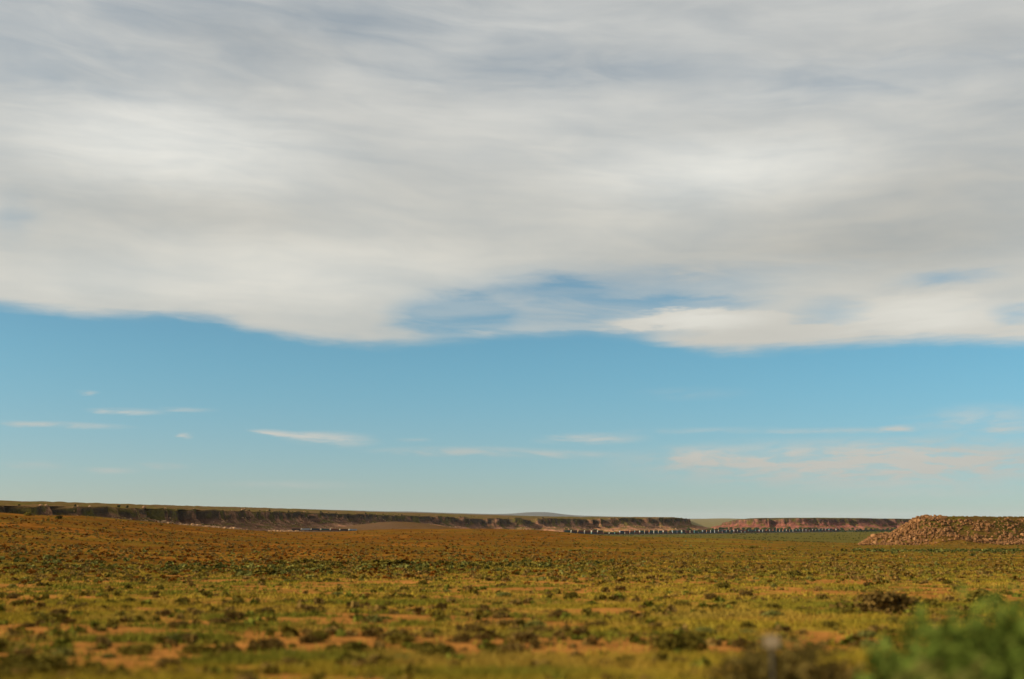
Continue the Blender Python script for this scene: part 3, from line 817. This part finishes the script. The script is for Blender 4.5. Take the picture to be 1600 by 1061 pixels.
# ================================================================== boulders
def boulder_mesh(seed):
    r = np.random.default_rng(seed); bm = bmesh.new()
    n = 22
    for i in range(n):
        v = r.normal(size=3); v /= np.linalg.norm(v); v = np.sign(v) * np.abs(v) ** .6
        v *= r.uniform(.38, .52); bm.verts.new((v[0], v[1] * .85, v[2] * .72))
    res = bmesh.ops.convex_hull(bm, input=list(bm.verts))
    bmesh.ops.delete(bm, geom=[g for g in bm.verts if not g.link_faces], context='VERTS')
    bmesh.ops.recalc_face_normals(bm, faces=list(bm.faces))
    bmesh.ops.bevel(bm, geom=list(bm.edges), offset=.02, segments=1, affect='EDGES')
    me = bpy.data.meshes.new('boulder'); bm.to_mesh(me); bm.free(); return me
def rock_material(name, c, c2):
    m, nb, b = mat_basic(name, .95, .1)
    g = nb.node('ShaderNodeNewGeometry'); oi = nb.node('ShaderNodeObjectInfo')
    n = nb.noise(g.outputs['Position'], 1.1, 6, .65)
    vo = nb.node('ShaderNodeTexVoronoi'); vo.inputs['Scale'].default_value = .55; nb.l.new(g.outputs['Position'], vo.inputs['Vector'])
    sp_ = nb.node('ShaderNodeSeparateXYZ'); nb.l.new(vo.outputs['Color'], sp_.inputs[0])
    cc_ = nb.mix(nb.m('MULTIPLY', nb.m('ADD', oi.outputs['Random'], sp_.outputs[0]), .5), (*c, 1), (*c2, 1))
    k = nb.mr(n, .3, .7, .65, 1.3, 'LINEAR')
    nb.l.new(nb.mix(1.0, cc_, nb.comb(k, k, k), 'MULTIPLY'), b.inputs['Base Color'])
    bp = nb.node('ShaderNodeBump'); bp.inputs['Strength'].default_value = .8; bp.inputs['Distance'].default_value = .2
    nb.l.new(n, bp.inputs['Height']); nb.l.new(bp.outputs[0], b.inputs['Normal'])
    return m
ROCK = rock_material('orange_sandstone', (.12, .052, .017), (.46, .235, .095))
ROCK2 = rock_material('pale_sandstone', (.27, .135, .055), (.48, .29, .15))
BO = [boulder_mesh(900 + i) for i in range(8)]; BO2 = [m.copy() for m in BO]
def place_boulder(x, y, z, s, meshes, mat, label, group):
    o = link('boulder', meshes[random.randrange(8)], mat, None, (x, y, z + s * .22), (random.uniform(-.4, .4), random.uniform(-.4, .4), random.random() * 6.28),
             (s * random.uniform(.8, 1.3), s * random.uniform(.8, 1.2), s * random.uniform(.8, 1.2)))
    tag(o, label, 'boulder', group); return o
def rubble_mass(name, label, pts, mat, seed):
    """countless stones in one mesh: pts rows x, y, z, size"""
    r = np.random.default_rng(seed)
    protos = []
    for m in BO:
        v = np.empty(len(m.vertices) * 3, np.float32); m.vertices.foreach_get('co', v); v = v.reshape(-1, 3)
        tri = []
        for p in m.polygons:
            q = list(p.vertices)
            for i in range(1, len(q) - 1): tri.append((q[0], q[i], q[i + 1]))
        protos.append((v, np.array(tri)))
    parts = []
    for x, y, z, s in pts:
        v, f = protos[r.integers(8)]
        a = r.uniform(0, 6.28); c, s_ = math.cos(a), math.sin(a)
        R = np.array(((c, -s_, 0), (s_, c, 0), (0, 0, 1)))
        parts.append((v @ R.T * s * r.uniform(.8, 1.25, 3) + (x, y, z + s * .24), f))
    V, Fc = join(parts)
    o = link(name, mesh_np(name, V, Fc, False), mat); tag(o, label, kind='stuff')

br = np.random.default_rng(44)
def hill_point():
    while True:
        sx = br.uniform(1342, 1640); y = br.uniform(636, 692)
        # boulders thin out along the brow towards the right
        yfrac = (y - 638) / 50
        if sx > 1450 and yfrac > .62 and br.uniform() < .75: continue
        x = tx(sx) * y
        h = float(rockhill(np.array(x), np.array(y)))
        if sx < 1400 and h < .2 and br.uniform() < .5: continue
        if float(fbm(np.array(x / 9), np.array(y / 9), 3, 14)) < .42 and br.uniform() < .7: continue
        if h > 14.0 and sx > 1480: continue
        return x, y, float(ground(np.array(x), np.array(y)))
place_boulder(px_at(1348, 641), 641, float(ground(np.array(px_at(1348, 641)), np.array(641.))), 2.6, BO, ROCK, 'orange boulder at the very left foot of the rocky hill', None)
place_boulder(px_at(1389, 648), 648, float(ground(np.array(px_at(1389, 648)), np.array(648.))), 3.2, BO, ROCK, 'large pale boulder on the left shoulder of the rocky hill', None)
for i in range(212):
    x, y, z = hill_point()
    s = min(3.6, .9 + float(br.exponential(.6))); s = min(s, 1.6) if z > 0 else s
    place_boulder(x, y, z, s, BO, ROCK, 'orange sandstone boulder tumbled on the face of the rocky hill at right', 'boulders on the rocky hill')
rub = []
for i in range(5600):
    x, y, z = hill_point(); rub.append((x, y, z, min(2.4, .35 + br.exponential(.55))))
rubble_mass('rubble', 'smaller orange stones and broken rock between the boulders of the rocky hill', rub, ROCK, 5)

# left cliff: blocks fallen at the foot and on the rim
V1, nk, U1, N1 = M1
def crest_py(sx):
    D = np.linspace(300, 1050, 80); g = ground(tx(sx) * D, D); return float((812 - g / D * F * 1.025).min())
CPY = {a: crest_py(a) for a in range(0, 1120, 20)}
def cliff_block(sx0, sx1, o0, o1):
    for _ in range(400):
        j = br.integers(0, V1.shape[1])
        rim = V1[nk - 1, j]
        sx = 800 + rim[0] / rim[1] / (tx(801) - tx(800))
        if not (sx0 < sx < sx1): continue
        off = br.uniform(o0, o1)
        p = rim[:2] + N1[j] * off
        col = V1[nk - 1:, j]
        d = np.hypot(col[:, 0] - rim[0], col[:, 1] - rim[1])
        zm = np.interp(off, np.maximum.accumulate(d), col[:, 2])
        z = max(zm, float(ground(p[0], p[1])))
        sx2 = 800 + p[0] / p[1] / (tx(801) - tx(800))
        if 812 - (z + .5) / p[1] * F * 1.025 > CPY.get(int(sx2) // 20 * 20, 900) + 1: continue
        return p[0], p[1], z
    return p[0], p[1], z
for i in range(84):
    seg = [(70, 230, 20, 110), (150, 330, 30, 120), (320, 400, 30, 80), (60, 560, -1, 3)][(i % 8) if i % 8 < 3 else (0 if i % 8 < 5 else (1 if i % 8 < 6 else (2 if i % 8 < 7 else 3)))]
    q = cliff_block(*seg)
    place_boulder(*q, br.uniform(2.0, 4.6), BO2, ROCK2, 'pale fallen block below the long dark cliff on the left', 'fallen blocks along the left cliff')
rub = []
for i in range(2200):
    q = cliff_block(*[(60, 240, 10, 110), (120, 330, 25, 120), (380, 720, 15, 60), (700, 1060, 0, 80), (20, 620, -2, 12)][i % 5]); rub.append((*q, .7 + min(2.8, br.exponential(.8))))
rubble_mass('scree', 'scree and broken pale stones strewn along the foot of the long cliff', rub, ROCK2, 6)

# ================================================================== trees
def tree_meshes(seed, h, w, cols_, nl=520, leaf=.55):
    r = np.random.default_rng(seed)
    cc = []; st = []
    th_ = h * .34
    st.append(tube((0, 0, -.3), (0, 0, th_), h * .035, h * .022, 6))
    for i in range(9):
        a = r.uniform(0, 6.28); ph = r.uniform(.1, 1); rd = r.uniform(.45, 1)
        c = np.array((math.cos(a) * w / 2 * rd * math.sqrt(1 - ph * ph * .7) * .8, math.sin(a) * w / 2 * rd * math.sqrt(1 - ph * ph * .7) * .8, th_ + (h - th_) * .8 * ph))
        cc.append(c); st.append(tube((0, 0, th_ * r.uniform(.6, 1)), c, h * .015, h * .004, 5))
    cc = np.array(cc); idx = r.integers(0, 9, nl)
    C = cc[idx] + r.normal(size=(nl, 3)) * np.array((w, w, h)) * .11
    V, Fq = leaf_cloud(r, C, leaf, 1.3)
    k = r.uniform(0, 1, 9)[idx][:, None]; cv = (np.array(cols_[0]) * (1 - k) + np.array(cols_[1]) * k) * r.uniform(.7, 1.2, (nl, 1))
    s = join(st)
    return mesh_np('crown', V, Fq, False, np.repeat(cv, 4, 0)), mesh_np('trunk', s[0], s[1], True)
TC = ((.055, .085, .028), (.10, .12, .035)); TD = ((.030, .060, .026), (.06, .085, .03))
TM = [tree_meshes(i, 8, 9, TC if i % 2 else TD) for i in range(6)]
def place_tree(sx, D, s, name='riverside_tree', label=None, cat='tree', group=None, mm=None, z=None, xyz=None):
    if xyz is None:
        x = tx(sx) * D; xyz = (x, D, float(ground(np.array(x), np.array(float(D)))))
    t = bpy.data.objects.new(name, None); COL.objects.link(t); t.location = xyz
    t.rotation_euler = (0, 0, random.random() * 6.28); t.scale = (s, s, s * random.uniform(.85, 1.1))
    c, k = (mm or TM)[random.randrange(len(mm or TM))]
    link('crown', c, LEAF_MAT, t); link('trunk', k, BARK_MAT, t)
    tag(t, label, cat, group); return t
G1 = 'dark green tree@ in the line behind the train'
for i, sx in enumerate(np.linspace(1112, 1312, 34)):
    place_tree(sx + random.uniform(-2, 2), random.uniform(2700, 2790), random.uniform(.75, 1.25), label=G1, group='trees behind the train')
for i, sx in enumerate(np.linspace(1318, 1412, 15)):
    place_tree(sx + random.uniform(-2, 2), random.uniform(2720, 2850), random.uniform(.6, .95), label='green tree@ in the row between train and rocky hill', group='trees right of the train')
place_tree(893, 1985, 1.0, label='green tree behind the left end of the train, leftmost of two')
place_tree(930, 2010, 1.1, label='green tree behind the left part of the train, rightmost of two')
place_tree(1076, 2330, 1.25, label='rounded olive green tree at the tip of the long cliff')
place_tree(1092, 2420, .95, label='smaller olive tree just right of the cliff tip')
place_tree(1047, 2290, .7, label='small olive tree left of the cliff tip, behind the train')
place_tree(1180, 2120, .45, name='trackside_bush', label='dark bush in front of the train, right of the gap in the mesas', cat='bush')
place_tree(1141, 2060, .5, name='trackside_bush', label='dark bush in front of the train, below the gap in the mesas', cat='bush')
place_tree(1070, 1990, .42, name='trackside_bush', label='dark bush in front of the train, below the tip of the long cliff', cat='bush')
# low green growth along the watercourse
rows = []
for i in range(2600):
    sx = rr.uniform(880, 1430); D = math.exp(rr.uniform(math.log(1050), math.log(2500)))
    if D > 1850 + max(0, sx - 885) * 1.7: continue
    if float(fbm(np.array(tx(sx) * D / 60), np.array(D / 90), 3, 5)) < .45: continue
    w = rr.uniform(.8, 2.6); rows.append((tx(sx) * D, D, w, w * .4, *([.10, .075, .016] if rr.uniform() < .5 else [.075, .080, .015])))
for i in range(1500):
    sx = rr.uniform(1060, 1430); D = rr.normal(2720, 60)
    w = rr.uniform(2, 5); rows.append((tx(sx) * D, D, w, w * .6, *[.065, .085, .03]))
for i in range(260):
    sx = rr.uniform(870, 1060); D = 1930 + (sx - 885) * 2.4 + rr.normal(0, 20)
    w = rr.uniform(1.5, 4); rows.append((tx(sx) * D, D, w, w * .6, *[.075, .095, .03]))
build_scrub_mass('riverside_brush', 'low green brush on the flat around the train and along the watercourse', rows)
# junipers on the plateau above the cliff
JM = [tree_meshes(60 + i, 3.0, 3.2, ((.030, .036, .014), (.055, .055, .02)), 260, .4) for i in range(4)]
for i in range(34):
    for _ in range(100):
        j = br.integers(0, V1.shape[1]); k_ = br.integers(nk - 26, nk)
        p = V1[k_, j]; sx = 800 + p[0] / p[1] / (tx(801) - tx(800))
        if 0 < sx < 860: break
    place_tree(0, 0, random.uniform(.55, 1.1), name='juniper', label='tiny dark juniper dotting the plateau above the long cliff', cat='juniper', group='junipers on the plateau', mm=JM, xyz=(p[0], p[1], p[2] - .1))

# ================================================================== railway and train
CONT_L, CONT_W, CONT_H = 12.2, 2.44, 2.9
def cont_body(b):
    bx(b, .12, CONT_L - .12, -CONT_W / 2 + .05, CONT_W / 2 - .05, .12, CONT_H - .06)
    n = 30
    for i in range(n):
        x = .3 + i * (CONT_L - .6) / n
        for s in (-1, 1): bx(b, x, x + .2, min(s * (CONT_W / 2 - .05), s * CONT_W / 2), max(s * (CONT_W / 2 - .05), s * CONT_W / 2), .2, CONT_H - .2)
def cont_frame(b):
    for x in (0, CONT_L - .15):
        for s in (-1, 1): bx(b, x, x + .15, s * CONT_W / 2 - .08, s * CONT_W / 2 + .08, 0, CONT_H)
    for s in (-1, 1):
        bx(b, .16, CONT_L - .16, s * CONT_W / 2 - .06, s * CONT_W / 2 + .06, 0, .14); bx(b, .16, CONT_L - .16, s * CONT_W / 2 - .06, s * CONT_W / 2 + .06, CONT_H - .12, CONT_H)
def cont_door(b):
    for s in (-1, 1):
        bx(b, .03, .11, min(s * .02, s * 1.12), max(s * .02, s * 1.12), .15, CONT_H - .15)
        for q in (.3, .8): bx(b, -.02, .028, s * q - .03, s * q + .03, .1, CONT_H - .1)
CB = bm_mesh('container_body', cont_body); CF = bm_mesh('container_frame', cont_frame); CD = bm_mesh('container_doors', cont_door)
def well(b):
    L = CONT_L + 1.6
    for s in (-1, 1): bx(b, 1.0, L - 1.0, s * 1.42 - .07, s * 1.42 + .07, .35, 1.35)
    bx(b, 1.0, L - 1.0, -1.34, 1.34, .35, .45)
    for x in (0, L - 1.0): bx(b, x, x + 1.0, -1.3, 1.3, .95, 1.30)
    bx(b, -.35, 0, -.15, .15, .85, 1.05); bx(b, L, L + .35, -.15, .15, .85, 1.05)
def bogie(b):
    for s in (-1, 1): bx(b, -1.1, 1.1, s * .95 - .07, s * .95 + .07, .35, .62)
    bx(b, -.2, .2, -.88, .88, .3, .7)
    for x in (-.8, .8):
        m = Matrix.Translation((x, 0, .42)) @ Matrix.Rotation(math.pi / 2, 4, 'X')
        for s in (-1, 1):
            bmesh.ops.create_cone(b, cap_ends=True, segments=14, radius1=.42, radius2=.42, depth=.12, matrix=Matrix.Translation((0, s * .76, 0)) @ m)
        bmesh.ops.create_cone(b, cap_ends=True, segments=8, radius1=.08, radius2=.08, depth=1.5, matrix=m)
WM = bm_mesh('well_frame', well); BG = bm_mesh('bogie', bogie)
STEEL = mat_flat('dark_car_steel', (.055, .035, .028), .7)
PAL = {'white': (.46, .44, .33), 'cream yellow': (.50, .36, .14), 'orange': (.62, .24, .07), 'teal': (.10, .26, .24), 'dark blue': (.025, .035, .055), 'rust red': (.15, .045, .024), 'grey': (.34, .35, .36), 'pale blue': (.22, .27, .28), 'dark teal': (.03, .07, .06), 'dark brown': (.07, .035, .022)}
MC = {k: mat_flat('paint_and_light_' + k.replace(' ', '_'), c, .5, .12, .5) for k, c in PAL.items()}
MESHES = {}
for k in PAL:
    MESHES[k] = []
    for m0 in (CB, CF, CD):
        mm_ = m0.copy(); mm_.materials.append(MC[k]); MESHES[k].append(mm_)
WM.materials.append(STEEL); BG.materials.append(STEEL)
SHADE_SIDES = ['dark blue', 'rust red', 'dark teal', 'dark brown']  # dark side colours: shade on the long sides put into the paint
def container(col, M, label, group, side='dark blue'):
    t = bpy.data.objects.new('container', None); COL.objects.link(t); t.matrix_world = M
    a, b, _c = MESHES[side]; c = MESHES[col][2]  # doors coloured apart from body: sunlit end and shaded side put into colour
    link('body', a, None, t); link('corner_frame', b, None, t); link('doors', c, None, t)
    tag(t, label, 'container', group); return t
def well_car(M, label, group):
    t = bpy.data.objects.new('well_car', None); COL.objects.link(t); t.matrix_world = M
    link('well_frame', WM, None, t)
    for x in (.6, CONT_L + 1.0): link('bogie', BG, None, t, (x, 0, 0))
    tag(t, label, 'rail car', group); return t
def rail_path(pts, step):
    """pts (sx, D) -> points spaced step metres"""
    P = np.array([(tx(a) * d, d) for a, d in pts]); P = np.array(P)
    t = np.linspace(0, len(P) - 1, 2000)
    from_ = np.stack([np.interp(t, np.arange(len(P)), P[:, k]) for k in (0, 1)], -1)
    n = 301; k = np.hanning(n); k /= k.sum()
    sm = np.stack([np.convolve(np.pad(from_[:, i], n // 2, mode='reflect', reflect_type='odd'), k, 'valid') for i in (0, 1)], -1)
    d = np.concatenate([[0], np.cumsum(np.hypot(*np.diff(sm, axis=0).T))])
    s = np.arange(0, d[-1], step)
    return np.stack([np.interp(s, d, sm[:, i]) for i in (0, 1)], -1)
RAILPTS = [(449, 1570), (552, 1630), (700, 1740), (885, 1860), (950, 1925), (1050, 2080), (1150, 2270), (1250, 2490), (1315, 2630), (1400, 2760), (1560, 2900)]
FULL = rail_path(RAILPTS, 4.0)
def railz(x, y): return ground(x, y)
gz = ground(FULL[:, 0], FULL[:, 1]); n_ = 41; kk = np.hanning(n_); kk /= kk.sum()
gzs = np.convolve(np.pad(gz, n_ // 2, mode='edge'), kk, 'valid') + .9
cumd = np.concatenate([[0], np.cumsum(np.hypot(*np.diff(FULL, axis=0).T))])
def rail_at(s):
    return np.array((np.interp(s, cumd, FULL[:, 0]), np.interp(s, cumd, FULL[:, 1]), np.interp(s, cumd, gzs)))
def build_railbed():
    T = np.gradient(FULL, axis=0); T /= np.linalg.norm(T, axis=1)[:, None]; N = np.stack([T[:, 1], -T[:, 0]], -1)
    rows = []
    for o_, dz in ((-7, -3.0), (-2.2, -.45), (2.2, -.45), (7, -3.0)):
        rows.append(np.concatenate([FULL + N * o_, (gzs + dz)[:, None]], 1))
    V = np.array(rows); n, m = V.shape[:2]
    i = np.arange(n - 1)[:, None]; j = np.arange(m - 1)[None, :]
    Fq = np.stack(np.broadcast_arrays(i * m + j, (i + 1) * m + j, (i + 1) * m + j + 1, i * m + j + 1), -1).reshape(-1, 4)
    link('railway_embankment', mesh_np('railway_embankment', V.reshape(-1, 3), Fq), mat_flat('ballast', (.16, .13, .10), .95, .3, 1.5))['kind'] = 'structure'
    bpy.data.objects['railway_embankment']['label'] = 'dark gravel railway bed under the freight train'
    parts = []
    for o_ in (-.72, .72):
        P = np.concatenate([FULL + N * o_, (gzs - .08)[:, None]], 1)
        for a in range(m - 1): parts.append(tube(P[a], P[a + 1], .07, .07, 4))
    v, f = join(parts)
    o = link('rails', mesh_np('rails', v, f), mat_flat('rail_steel', (.18, .13, .10), .4)); tag(o, kind='structure', label='two steel rails on the railway bed')
build_railbed()
ORD = ['first', 'second', 'third', 'fourth', 'fifth', 'sixth', 'seventh', 'eighth', 'ninth', 'tenth', 'eleventh', 'twelfth', 'thirteenth', 'fourteenth', 'fifteenth', 'sixteenth', 'seventeenth', 'eighteenth', 'nineteenth']
TENS = {20: ('twentieth', 'twenty'), 30: ('thirtieth', 'thirty'), 40: ('fortieth', 'forty'), 50: ('fiftieth', 'fifty'), 60: ('sixtieth', 'sixty'), 70: ('seventieth', 'seventy')}
def ordn(i):
    if i <= 19: return ORD[i - 1]
    t_, u = i // 10 * 10, i % 10
    return TENS[t_][0] if u == 0 else TENS[t_][1] + '-' + ORD[u - 1]
def s_of_sx(sx):
    q = FULL[:, 0] / FULL[:, 1]
    return float(np.interp(tx(sx), q, cumd))
def frame_at(s, L):
    a = rail_at(s); b = rail_at(s + L); d = Vector(b - a).normalized()
    z = Vector((0, 0, 1)); y = z.cross(d).normalized(); z = d.cross(y)
    M = Matrix((d, y, z)).transposed().to_4x4(); M.translation = Vector(a); return M
PITCHC = CONT_L + 2.6
# the long double-stacked train
s = s_of_sx(880); s_end = s_of_sx(1309); i = 1
tops = ['rust red', 'white', 'cream yellow', 'white', 'white', 'white', 'teal', 'rust red', 'white', 'grey', 'rust red', 'orange', 'teal', 'white', 'cream yellow', 'orange', 'white', 'cream yellow', 'white', 'dark blue', 'pale blue', 'dark blue', 'white', 'rust red', 'cream yellow', 'teal', 'grey', 'pale blue', 'orange', 'white', 'pale blue', 'white', 'dark blue', 'grey', 'cream yellow', 'grey', 'white', 'dark blue', 'rust red', 'teal', 'dark blue', 'teal', 'grey', 'white', 'orange', 'pale blue', 'orange', 'orange', 'cream yellow', 'orange', 'white', 'orange', 'cream yellow', 'white', 'teal', 'white', 'grey']
botsr = random.Random(5)
while s < s_end:
    M = frame_at(s, CONT_L + 1.6)
    well_car(M, '%s well car from the left end of the long double-stacked train' % ordn(i), 'well cars of the long train')
    off = Matrix.Translation((.8, 0, .46))
    top = tops[(i - 1) % len(tops)]; bot = botsr.choice(['dark blue', 'rust red', 'grey', 'dark brown', 'teal', 'rust red', 'white'])
    container(bot, M @ off, '%s ended lower container in the %s stack from the left of the long train' % (bot, ordn(i)), 'containers on the long train', botsr.choice(SHADE_SIDES))
    if i not in (7, 8, 9, 20, 27):
        container(top, M @ Matrix.Translation((.8, 0, .46 + CONT_H + .02)), '%s ended upper container in the %s stack from the left of the long train' % (top, ordn(i)), 'containers on the long train', botsr.choice(SHADE_SIDES))
    s += PITCHC + botsr.choice((0, 0, .4, 1.5, 0, .8)); i += 1
print('cars', i)
# the short visible stretch on the left behind the brown crest
s = s_of_sx(455); i = 1
for c in ('dark brown', 'grey', 'dark blue', 'dark teal', 'rust red', 'dark brown', 'grey'):
    M = frame_at(s, CONT_L + 1.6)
    well_car(M, '%s well car from the left in the short line below the dark cliff' % ordn(i), 'well cars below the dark cliff')
    container('white' if i > 1 else c, M @ Matrix.Translation((.8, 0, .46)), '%s container, %s from the left in the short line below the dark cliff' % (c, ordn(i)), 'containers below the dark cliff', c)  # white doors carry the sunlit ends in their colour
    s += PITCHC * 1.0; i += 1
# low dark gondolas right of the trees
def gon_body(b):
    L = 15.5
    for s_ in (-1, 1):
        bx(b, 0, L, s_ * 1.5 - .06, s_ * 1.5 + .06, 1.1, 3.0)
        for k in range(12): bx(b, .6 + k * 1.25, .75 + k * 1.25, min(s_ * 1.56, s_ * 1.68), max(s_ * 1.56, s_ * 1.68), 1.1, 3.0)
    for x in (0.0, L - .12): bx(b, x, x + .12, -1.43, 1.43, 1.1, 3.0)
    bx(b, .13, L - .13, -1.43, 1.43, 1.1, 1.25)
GM = bm_mesh('gondola_body', gon_body); GM.materials.append(mat_flat('black_gondola', (.03, .028, .026), .7))
s = s_of_sx(1338); i = 1
while s < s_of_sx(1395):
    M = frame_at(s, 15.5); t = bpy.data.objects.new('gondola_car', None); COL.objects.link(t); t.matrix_world = M
    link('body', GM, None, t)
    for x in (2.2, 13.3): link('bogie', BG, None, t, (x, 0, 0))
    tag(t, '%s low black gondola car from the left, beside the rocky hill' % ordn(i), 'rail car', 'gondola cars beside the rocky hill')
    s += 17.0; i += 1
def regional(name_grp, fmt, cols_, key):
    for o in COL.objects:
        if o.get('group') == name_grp and o.parent is None:
            x, y, z = o.location; sx = 800 + x / y / (tx(801) - tx(800))
            c = min(len(cols_) - 1, max(0, int(sx / 1600 * len(cols_))))
            o['label'] = fmt % (key(o), cols_[c])
SIDES = ['far left', 'left of centre', 'middle left', 'middle right', 'right of centre', 'far right']
def rowname(o):
    y = o.location.y
    return 'lowest in the picture' if y < 20 else 'in the near foreground' if y < 32 else 'in the middle foreground' if y < 60 else 'on the near plain' if y < 95 else 'near the green strip'
regional('dark scrub bushes on the plain', 'dark scrub bush@ %s, %s', SIDES, rowname)
regional('dry brown bushes on the plain', 'dry brown bush@ %s, %s', SIDES, rowname)
regional('pale sage bushes on the plain', 'pale sage bush@ %s, %s', SIDES, rowname)
HS = ['x'] * 21 + ['at its left foot', 'on its left shoulder', 'at its middle left', 'at its middle right', 'near the picture edge']
def rname(o):
    a = 'large' if o.scale.x > 2.2 else 'mid-sized' if o.scale.x > 1.4 else 'small'
    h = o.location.y - 638
    return a + ' boulder@ ' + ('low on the rocky hill' if h < 18 else 'halfway up the rocky hill' if h < 36 else 'atop the rocky hill')
for o in COL.objects:
    if o.get('group') == 'boulders on the rocky hill':
        sx = 800 + o.location.x / o.location.y / (tx(801) - tx(800))
        o['label'] = rname(o) + ', ' + ('left tip' if sx < 1380 else 'left shoulder' if sx < 1430 else 'left middle' if sx < 1490 else 'right middle' if sx < 1550 else 'picture edge')
    if o.get('group') == 'fallen blocks along the left cliff':
        sx = 800 + o.location.x / o.location.y / (tx(801) - tx(800))
        o['label'] = ('large' if o.scale.x > 3 else 'smaller') + ' pale block@ under the cliff, ' + ('left end' if sx < 120 else 'left rubble' if sx < 200 else 'right rubble' if sx < 320 else 'small pile' if sx < 420 else 'near the train')
    if o.get('group') == 'junipers on the plateau':
        sx = 800 + o.location.x / o.location.y / (tx(801) - tx(800))
        o['label'] = 'tiny juniper@ on the plateau, ' + ('at the far left' if sx < 180 else 'above the rubble' if sx < 360 else 'above the short train' if sx < 560 else 'left of the far blue hill')
byl = {}
for o in COL.objects:
    if o.parent is None and '@' in o.get('label', ''): byl.setdefault(o['label'], []).append(o)
for l, os_ in byl.items():
    os_.sort(key=lambda o: o.location.x / o.location.y)
    for i, o in enumerate(os_): o['label'] = l.replace('@', '') if len(os_) == 1 else ordn(i + 1) + ' ' + l.replace('@', ' from the left')
